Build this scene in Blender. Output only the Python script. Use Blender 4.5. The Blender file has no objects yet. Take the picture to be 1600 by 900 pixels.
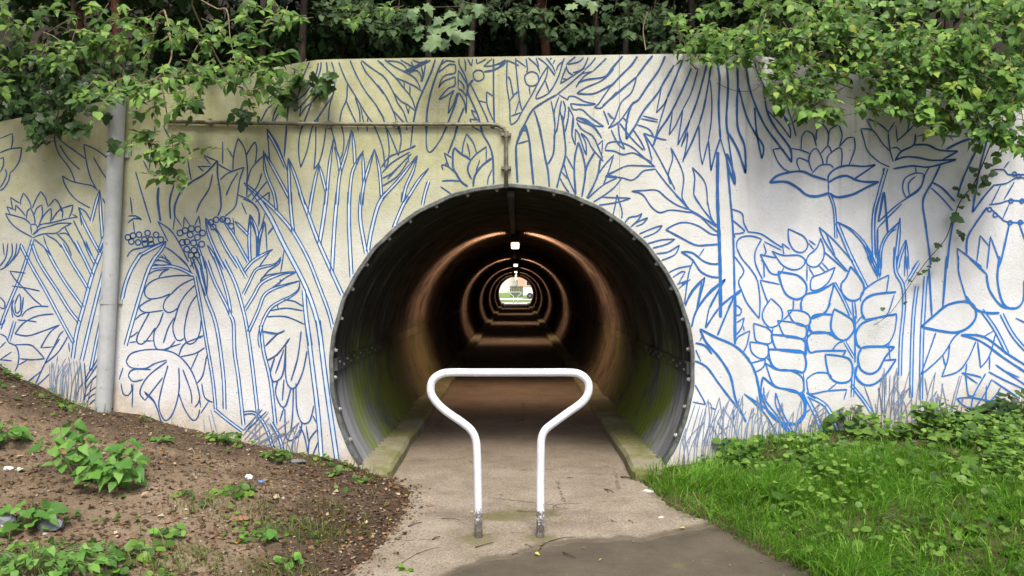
import bpy, math, random
import numpy as np
from mathutils import Vector, Matrix
R_ = math.radians
rng = np.random.default_rng(7)
random.seed(7)
scene = bpy.context.scene
COL = scene.collection

# ------------------------------------------------------------------ camera
FPX, VPX, VPY, EYE = 1244.0, 806.6, 447.0, 1.6
cam_d = bpy.data.cameras.new('camera')
cam = bpy.data.objects.new('camera', cam_d)
COL.objects.link(cam)
cam.location = (0, 0, EYE)
cam.rotation_euler = (R_(90), 0, 0)
cam_d.sensor_width = 36.0
cam_d.lens = 36.0 * FPX / 1600.0
cam_d.shift_x = -(VPX - 800.0) / 1600.0
cam_d.shift_y = (VPY - 450.0) / 1600.0
cam_d.clip_start = 0.05
cam_d.clip_end = 600.0
scene.camera = cam

# ------------------------------------------------------------------ sky, sun, exposure
SUN_EL, SUN_AZ = 58.0, 172.0          # degrees; azimuth clockwise from +Y (behind the viewer)
world = bpy.data.worlds.new('World')
scene.world = world
world.use_nodes = True
wn = world.node_tree
bgn = wn.nodes['Background']
sky = wn.nodes.new('ShaderNodeTexSky')
sky.sky_type = 'NISHITA'
sky.sun_disc = False
sky.sun_elevation = R_(SUN_EL)
sky.sun_rotation = R_(SUN_AZ)
sky.air_density = 0.42
sky.dust_density = 3.5
sky.ozone_density = 0.6
wn.links.new(sky.outputs[0], bgn.inputs[0])
bgn.inputs[1].default_value = 0.12
sun_d = bpy.data.lights.new('sun', 'SUN')
sun_d.energy = 1.5
sun_d.angle = R_(18)
sun_d.color = (1.0, 0.96, 0.90)
sun = bpy.data.objects.new('sun', sun_d)
COL.objects.link(sun)
sv = Vector((math.sin(R_(SUN_AZ)) * math.cos(R_(SUN_EL)), math.cos(R_(SUN_AZ)) * math.cos(R_(SUN_EL)), math.sin(R_(SUN_EL))))
sun.rotation_euler = sv.to_track_quat('Z', 'Y').to_euler()
sun.location = sv * 30
vs = scene.view_settings
vs.view_transform = 'Standard'
vs.look = 'None'
vs.gamma = 1.0
vs.use_curve_mapping = False
vs.exposure = 1.27
scene.render.engine = 'CYCLES'
scene.cycles.use_denoising = True
scene.cycles.max_bounces = 8
scene.cycles.transparent_max_bounces = 4

# ------------------------------------------------------------------ helpers
WALL_Y = 6.68
K = WALL_Y / FPX                       # metres per photograph pixel on the wall plane
def P(px, py, d):
    return Vector(((px - VPX) * d / FPX, d, EYE - (py - VPY) * d / FPX))
def wx(px): return (px - VPX) * K
def wz(py): return EYE - (py - VPY) * K
XC, ZC, RAD = wx(800), wz(573), 283 * K

def link(o, parent=None):
    COL.objects.link(o)
    if parent is not None: o.parent = parent
    return o
def tag(o, label=None, cat=None, group=None, kind=None):
    if label: o['label'] = label
    if cat: o['category'] = cat
    if group: o['group'] = group
    if kind: o['kind'] = kind
    return o
def mesh_of(name, verts, faces, mat=None, smooth=False):
    me = bpy.data.meshes.new(name)
    if isinstance(verts, np.ndarray) and isinstance(faces, np.ndarray):
        nv, nf, k = len(verts), len(faces), faces.shape[1]
        me.vertices.add(nv); me.vertices.foreach_set('co', verts.astype(np.float32).ravel())
        me.loops.add(nf * k); me.loops.foreach_set('vertex_index', faces.astype(np.int32).ravel())
        me.polygons.add(nf); me.polygons.foreach_set('loop_start', np.arange(0, nf * k, k, dtype=np.int32))
        me.update(calc_edges=True); me.validate()
    else:
        me.from_pydata([tuple(v) for v in verts], [], [tuple(f) for f in faces])
    if mat: me.materials.append(mat)
    if smooth: me.shade_smooth()
    me.update()
    return me
def mobj(name, verts, faces, mat=None, parent=None, smooth=False):
    return link(bpy.data.objects.new(name, mesh_of(name, verts, faces, mat, smooth)), parent)
def empty(name, loc=(0, 0, 0)):
    o = bpy.data.objects.new(name, None); o.location = loc; o.empty_display_size = 0.1
    return link(o)

class MB:
    def __init__(s): s.v, s.f = [], []
    def add(s, v, f):
        n = len(s.v); s.v += [tuple(p) for p in v]; s.f += [tuple(i + n for i in q) for q in f]; return s
    def box(s, x0, x1, y0, y1, z0, z1, b=0.0):
        if b <= 0:
            v = [(x, y, z) for z in (z0, z1) for y in (y0, y1) for x in (x0, x1)]
            return s.add(v, [(0, 2, 3, 1), (4, 5, 7, 6), (0, 1, 5, 4), (2, 6, 7, 3), (0, 4, 6, 2), (1, 3, 7, 5)])
        import bmesh
        bm = bmesh.new(); bmesh.ops.create_cube(bm, size=1)
        for q in bm.verts: q.co = ((x0 + x1) / 2 + q.co.x * (x1 - x0), (y0 + y1) / 2 + q.co.y * (y1 - y0), (z0 + z1) / 2 + q.co.z * (z1 - z0))
        bmesh.ops.bevel(bm, geom=bm.edges[:], offset=b, segments=2, affect='EDGES', profile=0.5)
        bm.verts.index_update()
        s.add([q.co[:] for q in bm.verts], [[q.index for q in f.verts] for f in bm.faces]); bm.free(); return s
    def tube(s, pts, r, n=10, cap=True):
        pts = [Vector(p) for p in pts]
        rr = r if hasattr(r, '__len__') else [r] * len(pts)
        base = len(s.v); nrm = None
        for i, p in enumerate(pts):
            t = (pts[min(i + 1, len(pts) - 1)] - pts[max(i - 1, 0)]).normalized()
            if nrm is None:
                a = Vector((0, 0, 1)) if abs(t.z) < 0.9 else Vector((1, 0, 0))
                nrm = t.cross(a).normalized()
            else:
                nrm = (nrm - t * nrm.dot(t)).normalized()
            bi = t.cross(nrm)
            for k in range(n):
                a = 2 * math.pi * k / n
                s.v.append(tuple(p + (nrm * math.cos(a) + bi * math.sin(a)) * rr[i]))
        for i in range(len(pts) - 1):
            for k in range(n):
                a, b = base + i * n + k, base + i * n + (k + 1) % n
                s.f.append((a, b, b + n, a + n))
        if cap:
            s.f.append(tuple(base + k for k in range(n))[::-1])
            s.f.append(tuple(base + (len(pts) - 1) * n + k for k in range(n)))
        return s
    def build(s, name, mat, parent=None, smooth=False):
        return mobj(name, s.v, s.f, mat, parent, smooth)

def smooth_pts(pts, n=6):
    pts = [Vector(p) for p in pts]
    if len(pts) < 3: return pts
    out = []
    for i in range(len(pts) - 1):
        p0, p1, p2, p3 = pts[max(i - 1, 0)], pts[i], pts[i + 1], pts[min(i + 2, len(pts) - 1)]
        for k in range(n):
            t = k / n
            out.append(0.5 * ((2 * p1) + (p2 - p0) * t + (2 * p0 - 5 * p1 + 4 * p2 - p3) * t * t + (3 * p1 - p0 - 3 * p2 + p3) * t ** 3))
    out.append(pts[-1])
    return out

# value noise on numpy arrays (for geometry)
def vnoise(x, y, seed=0):
    x = np.asarray(x, float); y = np.asarray(y, float)
    xi, yi = np.floor(x).astype(int), np.floor(y).astype(int)
    fx, fy = x - xi, y - yi
    fx, fy = fx * fx * (3 - 2 * fx), fy * fy * (3 - 2 * fy)
    def h(a, b):
        n = (a * 374761393 + b * 668265263 + seed * 982451653) & 0x7fffffff
        n = ((n ^ (n >> 13)) * 1274126177) & 0x7fffffff
        return ((n ^ (n >> 16)) & 0xffff) / 65535.0
    return (h(xi, yi) * (1 - fx) + h(xi + 1, yi) * fx) * (1 - fy) + (h(xi, yi + 1) * (1 - fx) + h(xi + 1, yi + 1) * fx) * fy
def fbm(x, y, seed=0, o=4):
    s, a, f = 0, 0.5, 1.0
    for k in range(o):
        s = s + a * vnoise(x * f, y * f, seed + k); a *= 0.5; f *= 2.03
    return s

# ------------------------------------------------------------------ materials
class NT:
    def __init__(s, name):
        s.m = bpy.data.materials.new(name); s.m.use_nodes = True; s.t = s.m.node_tree
        s.b = s.t.nodes['Principled BSDF']; s.out = s.t.nodes['Material Output']
        s.co = None
    def n(s, typ, **kw):
        q = s.t.nodes.new(typ)
        for k, v in kw.items(): setattr(q, k, v)
        return q
    def set(s, sock, v):
        if hasattr(v, 'is_output') or isinstance(v, bpy.types.NodeSocket): s.t.links.new(v, sock)
        else: sock.default_value = (*v, 1) if hasattr(v, '__len__') and len(v) == 3 and sock.type == 'RGBA' else v
    def obj(s):
        if s.co is None: s.co = s.n('ShaderNodeTexCoord').outputs['Object']
        return s.co
    def pos(s): return s.n('ShaderNodeNewGeometry').outputs['Position']
    def scaled(s, v, sc):
        q = s.n('ShaderNodeMapping'); s.set(q.inputs[0], v); q.inputs['Scale'].default_value = sc; return q.outputs[0]
    def noise(s, scale, det=4, rough=0.55, vec=None, dist=0.0):
        q = s.n('ShaderNodeTexNoise'); s.set(q.inputs['Vector'], vec if vec is not None else s.obj())
        q.inputs['Scale'].default_value = scale; q.inputs['Detail'].default_value = det
        q.inputs['Roughness'].default_value = rough; q.inputs['Distortion'].default_value = dist
        return q.outputs[0]
    def voro(s, scale, vec=None, feat='F1', out=0):
        q = s.n('ShaderNodeTexVoronoi', feature=feat); s.set(q.inputs['Vector'], vec if vec is not None else s.obj())
        q.inputs['Scale'].default_value = scale; return q.outputs[out]
    def ramp(s, v, stops):
        q = s.n('ShaderNodeValToRGB'); s.set(q.inputs[0], v); e = q.color_ramp.elements
        while len(e) < len(stops): e.new(0.5)
        for el, (p, c) in zip(e, stops):
            el.position = p; el.color = (c, c, c, 1) if not hasattr(c, '__len__') else (*c, 1)
        return q.outputs[0]
    def math(s, op, a, b=0.0, clamp=False):
        q = s.n('ShaderNodeMath', operation=op); q.use_clamp = clamp; s.set(q.inputs[0], a); s.set(q.inputs[1], b); return q.outputs[0]
    def rng(s, v, a, b, c=0.0, d=1.0):
        q = s.n('ShaderNodeMapRange'); q.interpolation_type = 'SMOOTHSTEP'
        s.set(q.inputs[0], v)
        for i, x in enumerate((a, b, c, d)): s.set(q.inputs[i + 1], x)
        return q.outputs[0]
    def mix(s, f, a, b, mode='MIX'):
        q = s.n('ShaderNodeMix', data_type='RGBA', blend_type=mode); s.set(q.inputs[0], f); s.set(q.inputs[6], a); s.set(q.inputs[7], b); return q.outputs[2]
    def xyz(s, v):
        q = s.n('ShaderNodeSeparateXYZ'); s.set(q.inputs[0], v); return q.outputs
    def bump(s, h, strength=0.3, dist=0.01):
        q = s.n('ShaderNodeBump'); q.inputs['Strength'].default_value = strength; q.inputs['Distance'].default_value = dist
        s.set(q.inputs['Height'], h); s.t.links.new(q.outputs[0], s.b.inputs['Normal']); return q
    def fin(s, color=None, rough=0.7, metal=0.0, spec=0.4):
        if color is not None: s.set(s.b.inputs['Base Color'], color)
        s.set(s.b.inputs['Roughness'], rough); s.set(s.b.inputs['Metallic'], metal)
        s.b.inputs['Specular IOR Level'].default_value = spec
        return s.m

def m_wall():
    s = NT('painted_concrete'); p = s.pos(); x, y, z = s.xyz(p)
    base = s.ramp(s.noise(1.3, 6, 0.65, p), [(0.3, (0.53, 0.535, 0.51)), (0.6, (0.68, 0.69, 0.685)), (0.8, (0.75, 0.76, 0.76))])
    streak = s.noise(1.0, 5, 0.6, s.scaled(p, (5.0, 1.0, 0.5)))
    base = s.mix(s.rng(streak, 0.52, 0.75, 0.0, 0.35), base, (0.52, 0.50, 0.42))
    # algae mixed with painted green canopy shade, upper and left part of the wall
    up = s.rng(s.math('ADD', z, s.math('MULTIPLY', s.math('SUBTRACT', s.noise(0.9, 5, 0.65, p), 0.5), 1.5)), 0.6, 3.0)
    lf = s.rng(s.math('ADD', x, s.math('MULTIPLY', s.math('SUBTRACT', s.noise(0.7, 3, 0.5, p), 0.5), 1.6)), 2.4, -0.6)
    alg_shade = s.math('MULTIPLY', up, lf)
    alg_shade = s.math('MULTIPLY', alg_shade, s.rng(s.noise(9.0, 5, 0.7, p), 0.15, 0.75, 0.75, 1.0), True)
    base = s.mix(s.math('MULTIPLY', alg_shade, 0.95), base, s.ramp(s.noise(3, 4, 0.6, p), [(0.3, (0.28, 0.285, 0.105)), (0.7, (0.40, 0.40, 0.19))]))
    # splash dirt along the foot
    g1 = s.math('MULTIPLY', s.math('MAXIMUM', s.math('SUBTRACT', s.math('MULTIPLY', x, -1.0), 1.3), 0.0), 0.27)
    g2 = s.math('MINIMUM', s.math('MULTIPLY', s.math('MAXIMUM', s.math('SUBTRACT', x, 1.2), 0.0), 0.25), 0.48)
    hz = s.math('SUBTRACT', z, s.math('ADD', g1, g2))
    hz = s.math('ADD', hz, s.math('MULTIPLY', s.math('SUBTRACT', s.noise(3.5, 5, 0.65, p), 0.5), 0.55))
    base = s.mix(s.rng(hz, 0.42, 0.0, 0.0, 0.75), base, s.ramp(s.noise(12, 5, 0.7, p), [(0.35, (0.36, 0.30, 0.20)), (0.65, (0.56, 0.48, 0.35))]))
    # cast joint, run-off streaks, grain
    jn = s.math('COMPARE', s.math('ADD', x, s.math('MULTIPLY', s.noise(9, 2, 0.5, p), 0.004)), 0.868); jn.node.inputs[2].default_value = 0.003
    base = s.mix(s.math('MULTIPLY', jn, s.rng(z, 1.9, 2.9, 0.15, 0.8)), base, (0.16, 0.15, 0.10))
    run = s.math('MULTIPLY', s.rng(s.noise(1.0, 5, 0.65, s.scaled(p, (11.0, 1.0, 0.35))), 0.55, 0.72), s.rng(z, 1.6, 3.4))
    base = s.mix(s.math('MULTIPLY', run, 0.45), base, (0.20, 0.20, 0.12))
    base = s.mix(s.rng(s.noise(120, 4, 0.8, p), 0.50, 0.72, 0.0, 0.30), base, (0.36, 0.35, 0.30))
    # specks, pits and scuffs
    v = s.voro(42, p); pick = s.noise(6.0, 2, 0.5, p)
    sp = s.math('MULTIPLY', s.rng(v, 0.10, 0.05), s.rng(pick, 0.46, 0.58))
    base = s.mix(s.math('MULTIPLY', sp, 0.8), base, (0.12, 0.10, 0.06))
    sc = s.math('MULTIPLY', s.rng(s.noise(14, 4, 0.7, s.scaled(p, (0.7, 1, 2.0))), 0.66, 0.76), s.rng(s.noise(1.1, 2, 0.5, p), 0.5, 0.65))
    base = s.mix(s.math('MULTIPLY', sc, 0.75), base, (0.22, 0.20, 0.15))
    v2 = s.voro(15, p); base = s.mix(s.math('MULTIPLY', s.rng(v2, 0.085, 0.05), s.rng(s.noise(3.1, 2, 0.5, p), 0.45, 0.55, 0, 0.85)), base, (0.10, 0.09, 0.06))
    s.bump(s.math('ADD', s.noise(60, 3, 0.6, p), s.math('MULTIPLY', s.noise(7, 3, 0.6, p), 2.0)), 0.5, 0.006)
    return s.fin(base, 0.8, 0, 0.3)
def m_blue():
    s = NT('blue_mural_paint'); p = s.pos(); x, y, z = s.xyz(p)
    c = s.ramp(s.noise(4, 3, 0.6, p), [(0.3, (0.016, 0.065, 0.18)), (0.7, (0.024, 0.11, 0.31))])
    old = s.math('MULTIPLY', s.rng(z, 1.9, 3.0), s.rng(x, 1.6, -0.8))
    c = s.mix(s.math('MULTIPLY', old, 0.65), c, (0.030, 0.055, 0.085))
    bright = s.rng(x, 0.8, 2.2)
    c = s.mix(s.math('MULTIPLY', bright, s.rng(z, 2.9, 1.6, 0, 0.7)), c, (0.015, 0.19, 0.60))
    c = s.mix(s.rng(s.noise(16, 4, 0.7, p), 0.58, 0.78, 0.0, 0.35), c, (0.25, 0.33, 0.46))
    c = s.mix(s.rng(s.noise(110, 4, 0.75, p), 0.58, 0.74, 0.0, 0.4), c, (0.45, 0.48, 0.50))
    return s.fin(c, 0.6, 0, 0.3)
def m_faded():
    s = NT('faded_blue_mural_paint'); p = s.pos()
    c = s.ramp(s.noise(5, 4, 0.6, p), [(0.3, (0.10, 0.14, 0.22)), (0.7, (0.20, 0.28, 0.42))])
    c = s.mix(s.rng(s.noise(70, 4, 0.7, p), 0.52, 0.7, 0.0, 0.6), c, (0.5, 0.5, 0.48))
    return s.fin(c, 0.7, 0, 0.3)
def m_pale():
    s = NT('pale_blue_mural_wash'); p = s.pos(); x, y, z = s.xyz(p)
    c = s.ramp(s.noise(3, 4, 0.6, p), [(0.35, (0.42, 0.55, 0.66)), (0.65, (0.62, 0.70, 0.75))])
    c = s.mix(s.math('MULTIPLY', s.rng(z, 1.9, 3.0), 0.6), c, (0.42, 0.45, 0.30))
    return s.fin(c, 0.7, 0, 0.3)
def m_liner():
    s = NT('tarred_corrugated_steel'); p = s.pos(); x, y, z = s.xyz(p)
    st = s.noise(1.0, 6, 0.65, s.scaled(p, (2.0, 14.0, 1.2)))
    c = s.ramp(st, [(0.3, (0.014, 0.014, 0.010)), (0.55, (0.032, 0.032, 0.025)), (0.75, (0.085, 0.085, 0.075))])
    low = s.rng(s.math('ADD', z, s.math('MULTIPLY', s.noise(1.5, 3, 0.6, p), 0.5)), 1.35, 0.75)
    c = s.mix(s.math('MULTIPLY', low, s.rng(y, 9.5, 6.9, 0.0, 0.75)), c, s.ramp(st, [(0.3, (0.11, 0.115, 0.115)), (0.7, (0.26, 0.27, 0.28))]))  # lower sides paler towards the mouth: daylight painted into the colour
    al = s.math('MULTIPLY', s.rng(z, 1.35, 0.45), s.rng(s.noise(1.4, 5, 0.65, p), 0.34, 0.56))
    al = s.math('MULTIPLY', al, s.math('MULTIPLY', s.rng(y, 6.95, 7.4), s.rng(y, 20, 8.5)))
    c = s.mix(s.math('MULTIPLY', al, 0.9), c, (0.12, 0.155, 0.014))
    rust = s.math('MULTIPLY', s.rng(s.noise(2.3, 5, 0.7, p), 0.36, 0.62, 0.2, 1.0), s.rng(y, 8.0, 11.0, 0.0, 0.8))
    c = s.mix(rust, c, (0.165, 0.108, 0.076))
    s.bump(s.noise(30, 5, 0.7, p), 0.25, 0.006)
    return s.fin(c, s.ramp(s.noise(5, 3, 0.6, p), [(0.3, 0.8), (0.7, 0.95)]), 0.0, 0.08)
def m_metal(name, c0, c1, rough=0.5, metal=0.6, sc=12, spots=None):
    s = NT(name); p = s.pos()
    c = s.ramp(s.noise(sc, 4, 0.65, p), [(0.35, c0), (0.65, c1)])
    if spots: c = s.mix(s.rng(s.noise(sc * 3, 4, 0.7, p), 0.6, 0.7), c, spots)
    s.bump(s.noise(sc * 4, 3, 0.6, p), 0.15, 0.002)
    return s.fin(c, rough, metal)
def m_barrier():
    s = NT('worn_white_gloss_paint'); p = s.pos(); x, y, z = s.xyz(p)
    c = s.ramp(s.noise(9, 4, 0.6, p), [(0.3, (0.66, 0.68, 0.72)), (0.7, (0.82, 0.83, 0.85))])
    chip = s.math('ADD', s.rng(z, 0.36, 0.04), s.math('MULTIPLY', s.math('SUBTRACT', s.noise(30, 6, 0.8, p), 0.5), 2.4))
    c = s.mix(s.rng(chip, 0.5, 0.85), c, s.ramp(s.noise(30, 3, 0.6, p), [(0.4, (0.065, 0.056, 0.045)), (0.6, (0.14, 0.12, 0.092))]))
    dirt = s.rng(s.noise(13, 6, 0.75, p), 0.52, 0.74, 0.0, 0.55)
    c = s.mix(dirt, c, (0.40, 0.41, 0.40))
    c = s.mix(s.rng(s.noise(60, 4, 0.7, p), 0.66, 0.70, 0.0, 0.8), c, (0.16, 0.12, 0.08))
    return s.fin(c, 0.42, 0, 0.5)
def m_concrete(name, c0, c1, moss=0.0, dark=None, rough=0.85):
    s = NT(name); p = s.pos(); x, y, z = s.xyz(p)
    c = s.ramp(s.noise(2.6, 8, 0.72, p), [(0.32, c0), (0.66, c1)])
    g = s.noise(75, 4, 0.75, p)
    c = s.mix(s.rng(g, 0.5, 0.68, 0.0, 0.45), c, tuple(q * 0.55 for q in c0))
    c = s.mix(s.rng(s.voro(70, p), 0.16, 0.08, 0, 0.5), c, tuple(min(1, q * 1.6) for q in c1))
    if moss:
        mo = s.rng(s.noise(1.9, 5, 0.65, p), 0.62 - 0.25 * moss, 0.72 - 0.2 * moss)
        c = s.mix(s.math('MULTIPLY', mo, 0.35 + 0.5 * moss), c, s.ramp(s.noise(18, 4, 0.6, p), [(0.3, (0.09, 0.10, 0.02)), (0.7, (0.20, 0.20, 0.06))]))
    if dark: c = s.mix(s.rng(s.noise(0.9, 5, 0.6, p), 0.5, 0.68, 0, 0.6), c, dark)
    s.bump(s.math('ADD', s.noise(70, 4, 0.7, p), s.math('MULTIPLY', s.noise(9, 4, 0.6, p), 1.5)), 0.45, 0.006)
    return s.fin(c, rough, 0, 0.3)
def m_apron():
    s = NT('worn_concrete'); p = s.pos(); x, y, z = s.xyz(p)
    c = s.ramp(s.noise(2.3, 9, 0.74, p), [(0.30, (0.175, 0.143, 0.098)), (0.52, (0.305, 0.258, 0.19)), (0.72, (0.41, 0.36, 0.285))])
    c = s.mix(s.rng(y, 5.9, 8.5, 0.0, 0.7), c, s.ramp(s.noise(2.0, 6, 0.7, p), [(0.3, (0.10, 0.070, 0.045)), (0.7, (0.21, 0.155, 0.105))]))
    c = s.mix(s.rng(s.noise(80, 4, 0.8, p), 0.46, 0.62, 0.0, 0.7), c, (0.085, 0.072, 0.055))
    c = s.mix(s.rng(s.voro(85, p), 0.20, 0.08, 0, 0.55), c, (0.46, 0.42, 0.36))
    nz = s.noise(7, 5, 0.7, p)
    cr = s.voro(1.15, s.scaled(p, (1, 1, 0)), 'DISTANCE_TO_EDGE'); cr = s.math('ADD', cr, s.math('MULTIPLY', s.math('SUBTRACT', s.noise(6, 4, 0.7, p), 0.5), 0.10))
    c = s.mix(s.math('MULTIPLY', s.rng(s.math('ABSOLUTE', cr), 0.010, 0.002), s.rng(s.noise(1.3, 2, 0.5, p), 0.45, 0.6, 0, 0.7)), c, (0.05, 0.042, 0.03))
    for (fx, fy, rr) in ((-0.24, 5.03, 0.17), (0.155, 5.03, 0.15), (-0.02, 5.55, 0.24), (0.22, 5.6, 0.13), (-0.15, 5.5, 0.16)):
        q = s.n('ShaderNodeVectorMath', operation='DISTANCE'); s.set(q.inputs[0], p); q.inputs[1].default_value = (fx, fy, 0)
        d = s.math('ADD', q.outputs['Value'], s.math('MULTIPLY', s.math('SUBTRACT', nz, 0.5), 0.30))
        c = s.mix(s.rng(d, rr, rr * 0.35, 0.0, 0.62), c, (0.13, 0.12, 0.045))
    at = s.n('ShaderNodeAttribute'); at.attribute_name = 'edge'
    e = s.math('ADD', at.outputs['Fac'], s.math('MULTIPLY', s.math('SUBTRACT', s.noise(11, 6, 0.75, p), 0.5), 0.9))
    c = s.mix(s.rng(e, 0.35, 0.85), c, s.ramp(s.noise(2.6, 8, 0.72, p), [(0.32, (0.085, 0.071, 0.049)), (0.66, (0.15, 0.127, 0.092))]))
    s.bump(s.math('ADD', s.noise(90, 5, 0.75, p), s.math('MULTIPLY', s.noise(9, 5, 0.65, p), 1.5)), 0.6, 0.008)
    return s.fin(c, 0.9, 0, 0.25)
def m_soil():
    s = NT('bank_soil'); p = s.pos(); x, y, z = s.xyz(p)
    c = s.ramp(s.noise(1.4, 6, 0.65, p), [(0.28, (0.080, 0.056, 0.035)), (0.5, (0.18, 0.132, 0.085)), (0.70, (0.33, 0.26, 0.178))])
    c = s.mix(s.rng(s.noise(26, 5, 0.75, p), 0.48, 0.68), c, s.ramp(s.noise(60, 2, 0.6, p), [(0.3, (0.055, 0.035, 0.022)), (0.7, (0.22, 0.15, 0.09))]))
    c = s.mix(s.rng(s.voro(48, p), 0.17, 0.07, 0, 0.8), c, (0.42, 0.36, 0.28))
    damp = s.math('MULTIPLY', s.rng(s.math('ADD', x, s.math('MULTIPLY', s.noise(3, 4, 0.6, p), 0.5)), -1.45, -0.95), s.rng(x, 0.3, 0.0))
    c = s.mix(s.math('MULTIPLY', damp, 0.75), c, (0.045, 0.030, 0.022))
    hum_shade = s.rng(s.math('ADD', y, s.math('MULTIPLY', s.math('SUBTRACT', s.noise(2.2, 5, 0.7, p), 0.5), 1.6)), 5.6, 6.3)  # darker towards the wall: humus with painted shade mixed in
    c = s.mix(s.math('MULTIPLY', hum_shade, 0.8), c, s.ramp(s.noise(24, 4, 0.7, p), [(0.35, (0.035, 0.025, 0.016)), (0.65, (0.095, 0.065, 0.042))]))
    right = s.rng(x, 0.5, 1.0)
    c = s.mix(s.math('MULTIPLY', right, 0.75), c, s.ramp(s.noise(20, 4, 0.7, p), [(0.35, (0.03, 0.035, 0.012)), (0.65, (0.10, 0.085, 0.04))]))
    s.bump(s.math('ADD', s.noise(45, 5, 0.75, p), s.math('MULTIPLY', s.noise(11, 4, 0.6, p), 2)), 0.7, 0.02)
    return s.fin(c, 0.95, 0, 0.15)
def m_leaf(name, dark, mid, light, trans=0.3, rough=0.45, yellow=None):
    s = NT(name)
    r1 = s.n('ShaderNodeNewGeometry').outputs['Random Per Island']
    r2 = s.n('ShaderNodeObjectInfo').outputs['Random']
    r = s.math('FRACT', s.math('ADD', s.math('MULTIPLY', r1, 7.31), s.math('MULTIPLY', r2, 3.77)))
    stops = [(0.0, dark), (0.5, mid), (0.90, light)]
    if yellow: stops.append((0.985, yellow))
    c = s.ramp(r, stops)
    v = s.noise(40, 3, 0.6); c = s.mix(s.rng(v, 0.4, 0.7, 0, 0.3), c, dark)
    s.fin(c, rough, 0, 0.28)
    tr = s.n('ShaderNodeBsdfTranslucent'); s.set(tr.inputs[0], s.mix(0.5, c, light))
    mx = s.n('ShaderNodeMixShader'); mx.inputs[0].default_value = trans
    s.t.links.new(s.b.outputs[0], mx.inputs[1]); s.t.links.new(tr.outputs[0], mx.inputs[2])
    s.t.links.new(mx.outputs[0], s.out.inputs[0])
    return s.m
def m_bark(name, c0, c1):
    s = NT(name); p = s.pos()
    c = s.ramp(s.noise(1, 5, 0.65, s.scaled(p, (30, 30, 5))), [(0.35, c0), (0.65, c1)])
    s.bump(s.noise(1, 5, 0.7, s.scaled(p, (40, 40, 8))), 0.5, 0.01)
    return s.fin(c, 0.9, 0, 0.2)
def m_plain(name, c, rough=0.6, metal=0.0, var=0.15, sc=8):
    s = NT(name); p = s.obj()
    return s.fin(s.ramp(s.noise(sc, 4, 0.6, p), [(0.3, tuple(q * (1 - var) for q in c)), (0.7, tuple(min(1, q * (1 + var)) for q in c))]), rough, metal)
def m_emit(name, col, st):
    s = NT(name); s.fin((0.8, 0.8, 0.8), 0.4); s.b.inputs['Emission Color'].default_value = (*col, 1); s.b.inputs['Emission Strength'].default_value = st
    return s.m

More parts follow.
